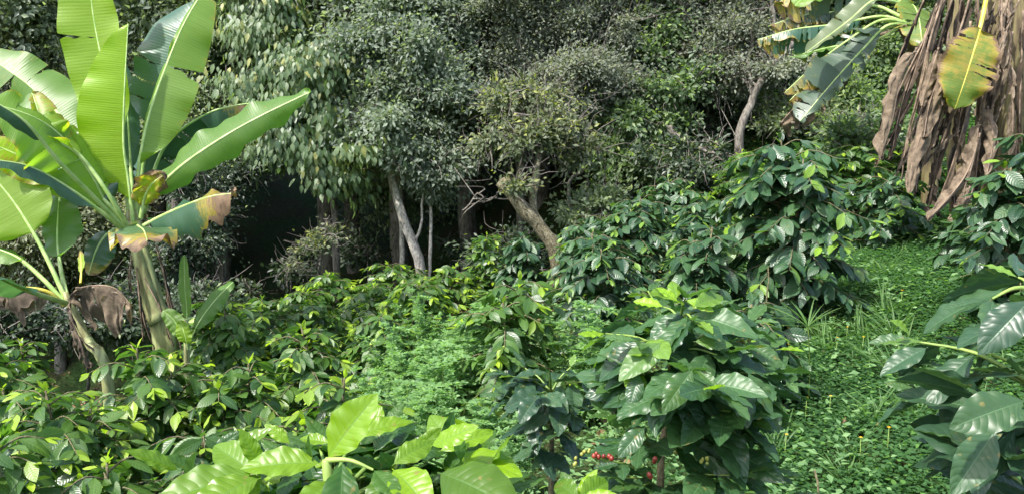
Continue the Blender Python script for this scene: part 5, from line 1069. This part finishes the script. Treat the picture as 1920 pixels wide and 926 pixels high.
# ------------------------------------------------------------------ ground cover
def scatter(rng, n, x0, x1, y0, y1, dens):
    x = rng.uniform(x0, x1, n); y = rng.uniform(y0, y1, n); k = rng.random(n) < dens(x, y)
    x, y = x[k], y[k]; dep = y * cp + .25; inside = np.abs(x / dep) < 0.78
    x, y = x[inside], y[inside]; return x, y, ground(x, y)
def lump(x, y): return .5 + .25 * np.sin(2.1 * x + 1.3 * y) + .25 * np.sin(3.7 * y - 1.9 * x + 1)
rng = np.random.default_rng(55)
lv = Leaves()
for (n, y0, y1, L, hh) in [(300000, 1.6, 5.2, .019, .07), (210000, 5.0, 8.5, .023, .08), (110000, 8, 13, .038, .12)]:
    x, y, z = scatter(rng, n, .2, 8.5, y0, y1, lambda x, y: sstep(.25, .9, x / np.maximum(y, .1) * 2.2 + .05 * lump(x, y)) * (.5 + .5 * sstep(.12, .4, lump(x * 2.3 + 1, y * 2.1)) ))
    m = len(x); hgt = hh * (.25 + .75 * rng.random(m)) * (.5 + lump(x, y))
    a = rng.uniform(0, 6.28, m); d = np.stack([np.cos(a), np.sin(a), rng.normal(-.05, .25, m)], -1); nn = np.stack([rng.normal(0, .3, m), rng.normal(0, .3, m), np.ones(m)], -1)
    lv.add(np.stack([x, y, z + hgt], -1), d, nn, L * rng.uniform(.6, 1.3, m), np.clip(.25 + .3 * lump(x * .8, y * .8 + 2) + .2 * lump(x * 2.9, y * 3.1) - .05 + rng.normal(0, .15, m), 0, 1), (rng.random(m) < .08) * .7, .05)
tag(link('clover_carpet', lv.mesh('clover_carpet', 'round', 'clover')), 'carpet of small round clover-like leaves over the open slope', 'ground cover', kind='stuff')
lv = Leaves()
for (n, x0, x1, y0, y1, L) in [(60000, -7, 3.2, 1.4, 8, .04), (40000, -8, 8, 7, 14, .06)]:
    x, y, z = scatter(rng, n, x0, x1, y0, y1, lambda x, y: sstep(1.5, .6, x / np.maximum(y, .1) * 2.2) * (.35 + .65 * lump(x * 1.7, y)) * np.where((y > 10.2) & (x < 1.5), .12, 1))
    m = len(x); a = rng.uniform(0, 6.28, m); d = np.stack([np.cos(a), np.sin(a), rng.uniform(-.2, .6, m)], -1)
    lv.add(np.stack([x, y, z + rng.uniform(.01, .16, m)], -1), d, np.stack([rng.normal(0, .4, m), rng.normal(0, .4, m), np.ones(m)], -1), L * rng.uniform(.5, 1.4, m), rng.random(m), rng.random(m) * .4, .1)
x, y, z = scatter(rng, 4500, .3, 6, 2.2, 8, lambda x, y: (lump(x * 1.6, y * 1.4) > .66) * .8 + .06); m = len(x); a = rng.uniform(0, 6.28, m)
lv.add(np.stack([x, y, z + rng.uniform(.05, .14, m)], -1), np.stack([np.cos(a), np.sin(a), rng.uniform(-.1, .5, m)], -1), np.stack([rng.normal(0, .3, m), rng.normal(0, .3, m), np.ones(m)], -1), rng.uniform(.035, .085, m), rng.random(m), rng.random(m) * .3, .15)
tag(link('weed_cover', lv.mesh('weed_cover', 'small', 'herb')), 'low leafy weeds covering the soil between coffee bushes', 'ground cover', kind='stuff')
lv = Leaves()
x, y, z = scatter(rng, 34000, -5, 6, 1.5, 10, lambda x, y: (.15 + .75 * (lump(x * .8 + 3, y * .9) > .6)) * (1 - .85 * sstep(.25, .9, x / y * 2.2))); m = len(x)
a = rng.uniform(0, 6.28, m); lean = rng.uniform(.1, .8, m)
lv.add(np.stack([x, y, z], -1), np.stack([np.cos(a) * lean, np.sin(a) * lean, np.ones(m)], -1), np.stack([-np.cos(a), -np.sin(a), np.full(m, .6)], -1), rng.uniform(.06, .24, m), rng.random(m), rng.random(m) * .6, rng.uniform(.05, .5, m), 1.2)
tag(link('grass', lv.mesh('grass', 'blade', 'grass')), 'short grass growing through the weeds and clover', 'grass', kind='stuff')
lv = Leaves()
x, y, z = scatter(rng, 16000, -9, 8, 1.5, 17, lambda x, y: .3 + .7 * (y > 9)); m = len(x)
lv.add(np.stack([x, y, z + .015], -1), rng.normal(0, 1, (m, 3)) * [1, 1, .15], np.stack([rng.normal(0, .3, m), rng.normal(0, .3, m), np.ones(m)], -1), rng.uniform(.04, .12, m), rng.random(m), 0, rng.uniform(-.3, .3, m))
tag(link('fallen_leaves', lv.mesh('fallen_leaves', T['coffee_low'], 'litter')), 'brown fallen leaves littering the soil', 'leaf litter', kind='stuff')
# little yellow flowers
a = np.linspace(0, 2 * math.pi, 6)[:-1]
gf = Geo()
for q in a: gf.add(np.array([[0, 0, .03], [math.cos(q - .4) * .006, math.sin(q - .4) * .006, .034], [math.cos(q) * .009, math.sin(q) * .009, .032], [math.cos(q + .4) * .006, math.sin(q + .4) * .006, .034]]), np.array([[0, 1, 2, 3]]))
pm = gf.mesh('petals', 'flower'); gs = Geo(); tube(gs, np.array([[0, 0, -.12], [.003, 0, -.05], [0, 0, .03]]), .0015, 4); sm_ = gs.mesh('stalk', 'stem_green')
for k in range(12):
    px = rng.uniform(1470, 1700); y = rng.uniform(2.9, 5.2)
    t = thing('yellow_flower', 'tiny yellow wildflower dotted among the clover right of the large near bush', 'flower', gpt(px, y) + [0, 0, .12], rng.uniform(0, 6), 'yellow wildflowers'); link('petals', pm, t); link('stalk', sm_, t)
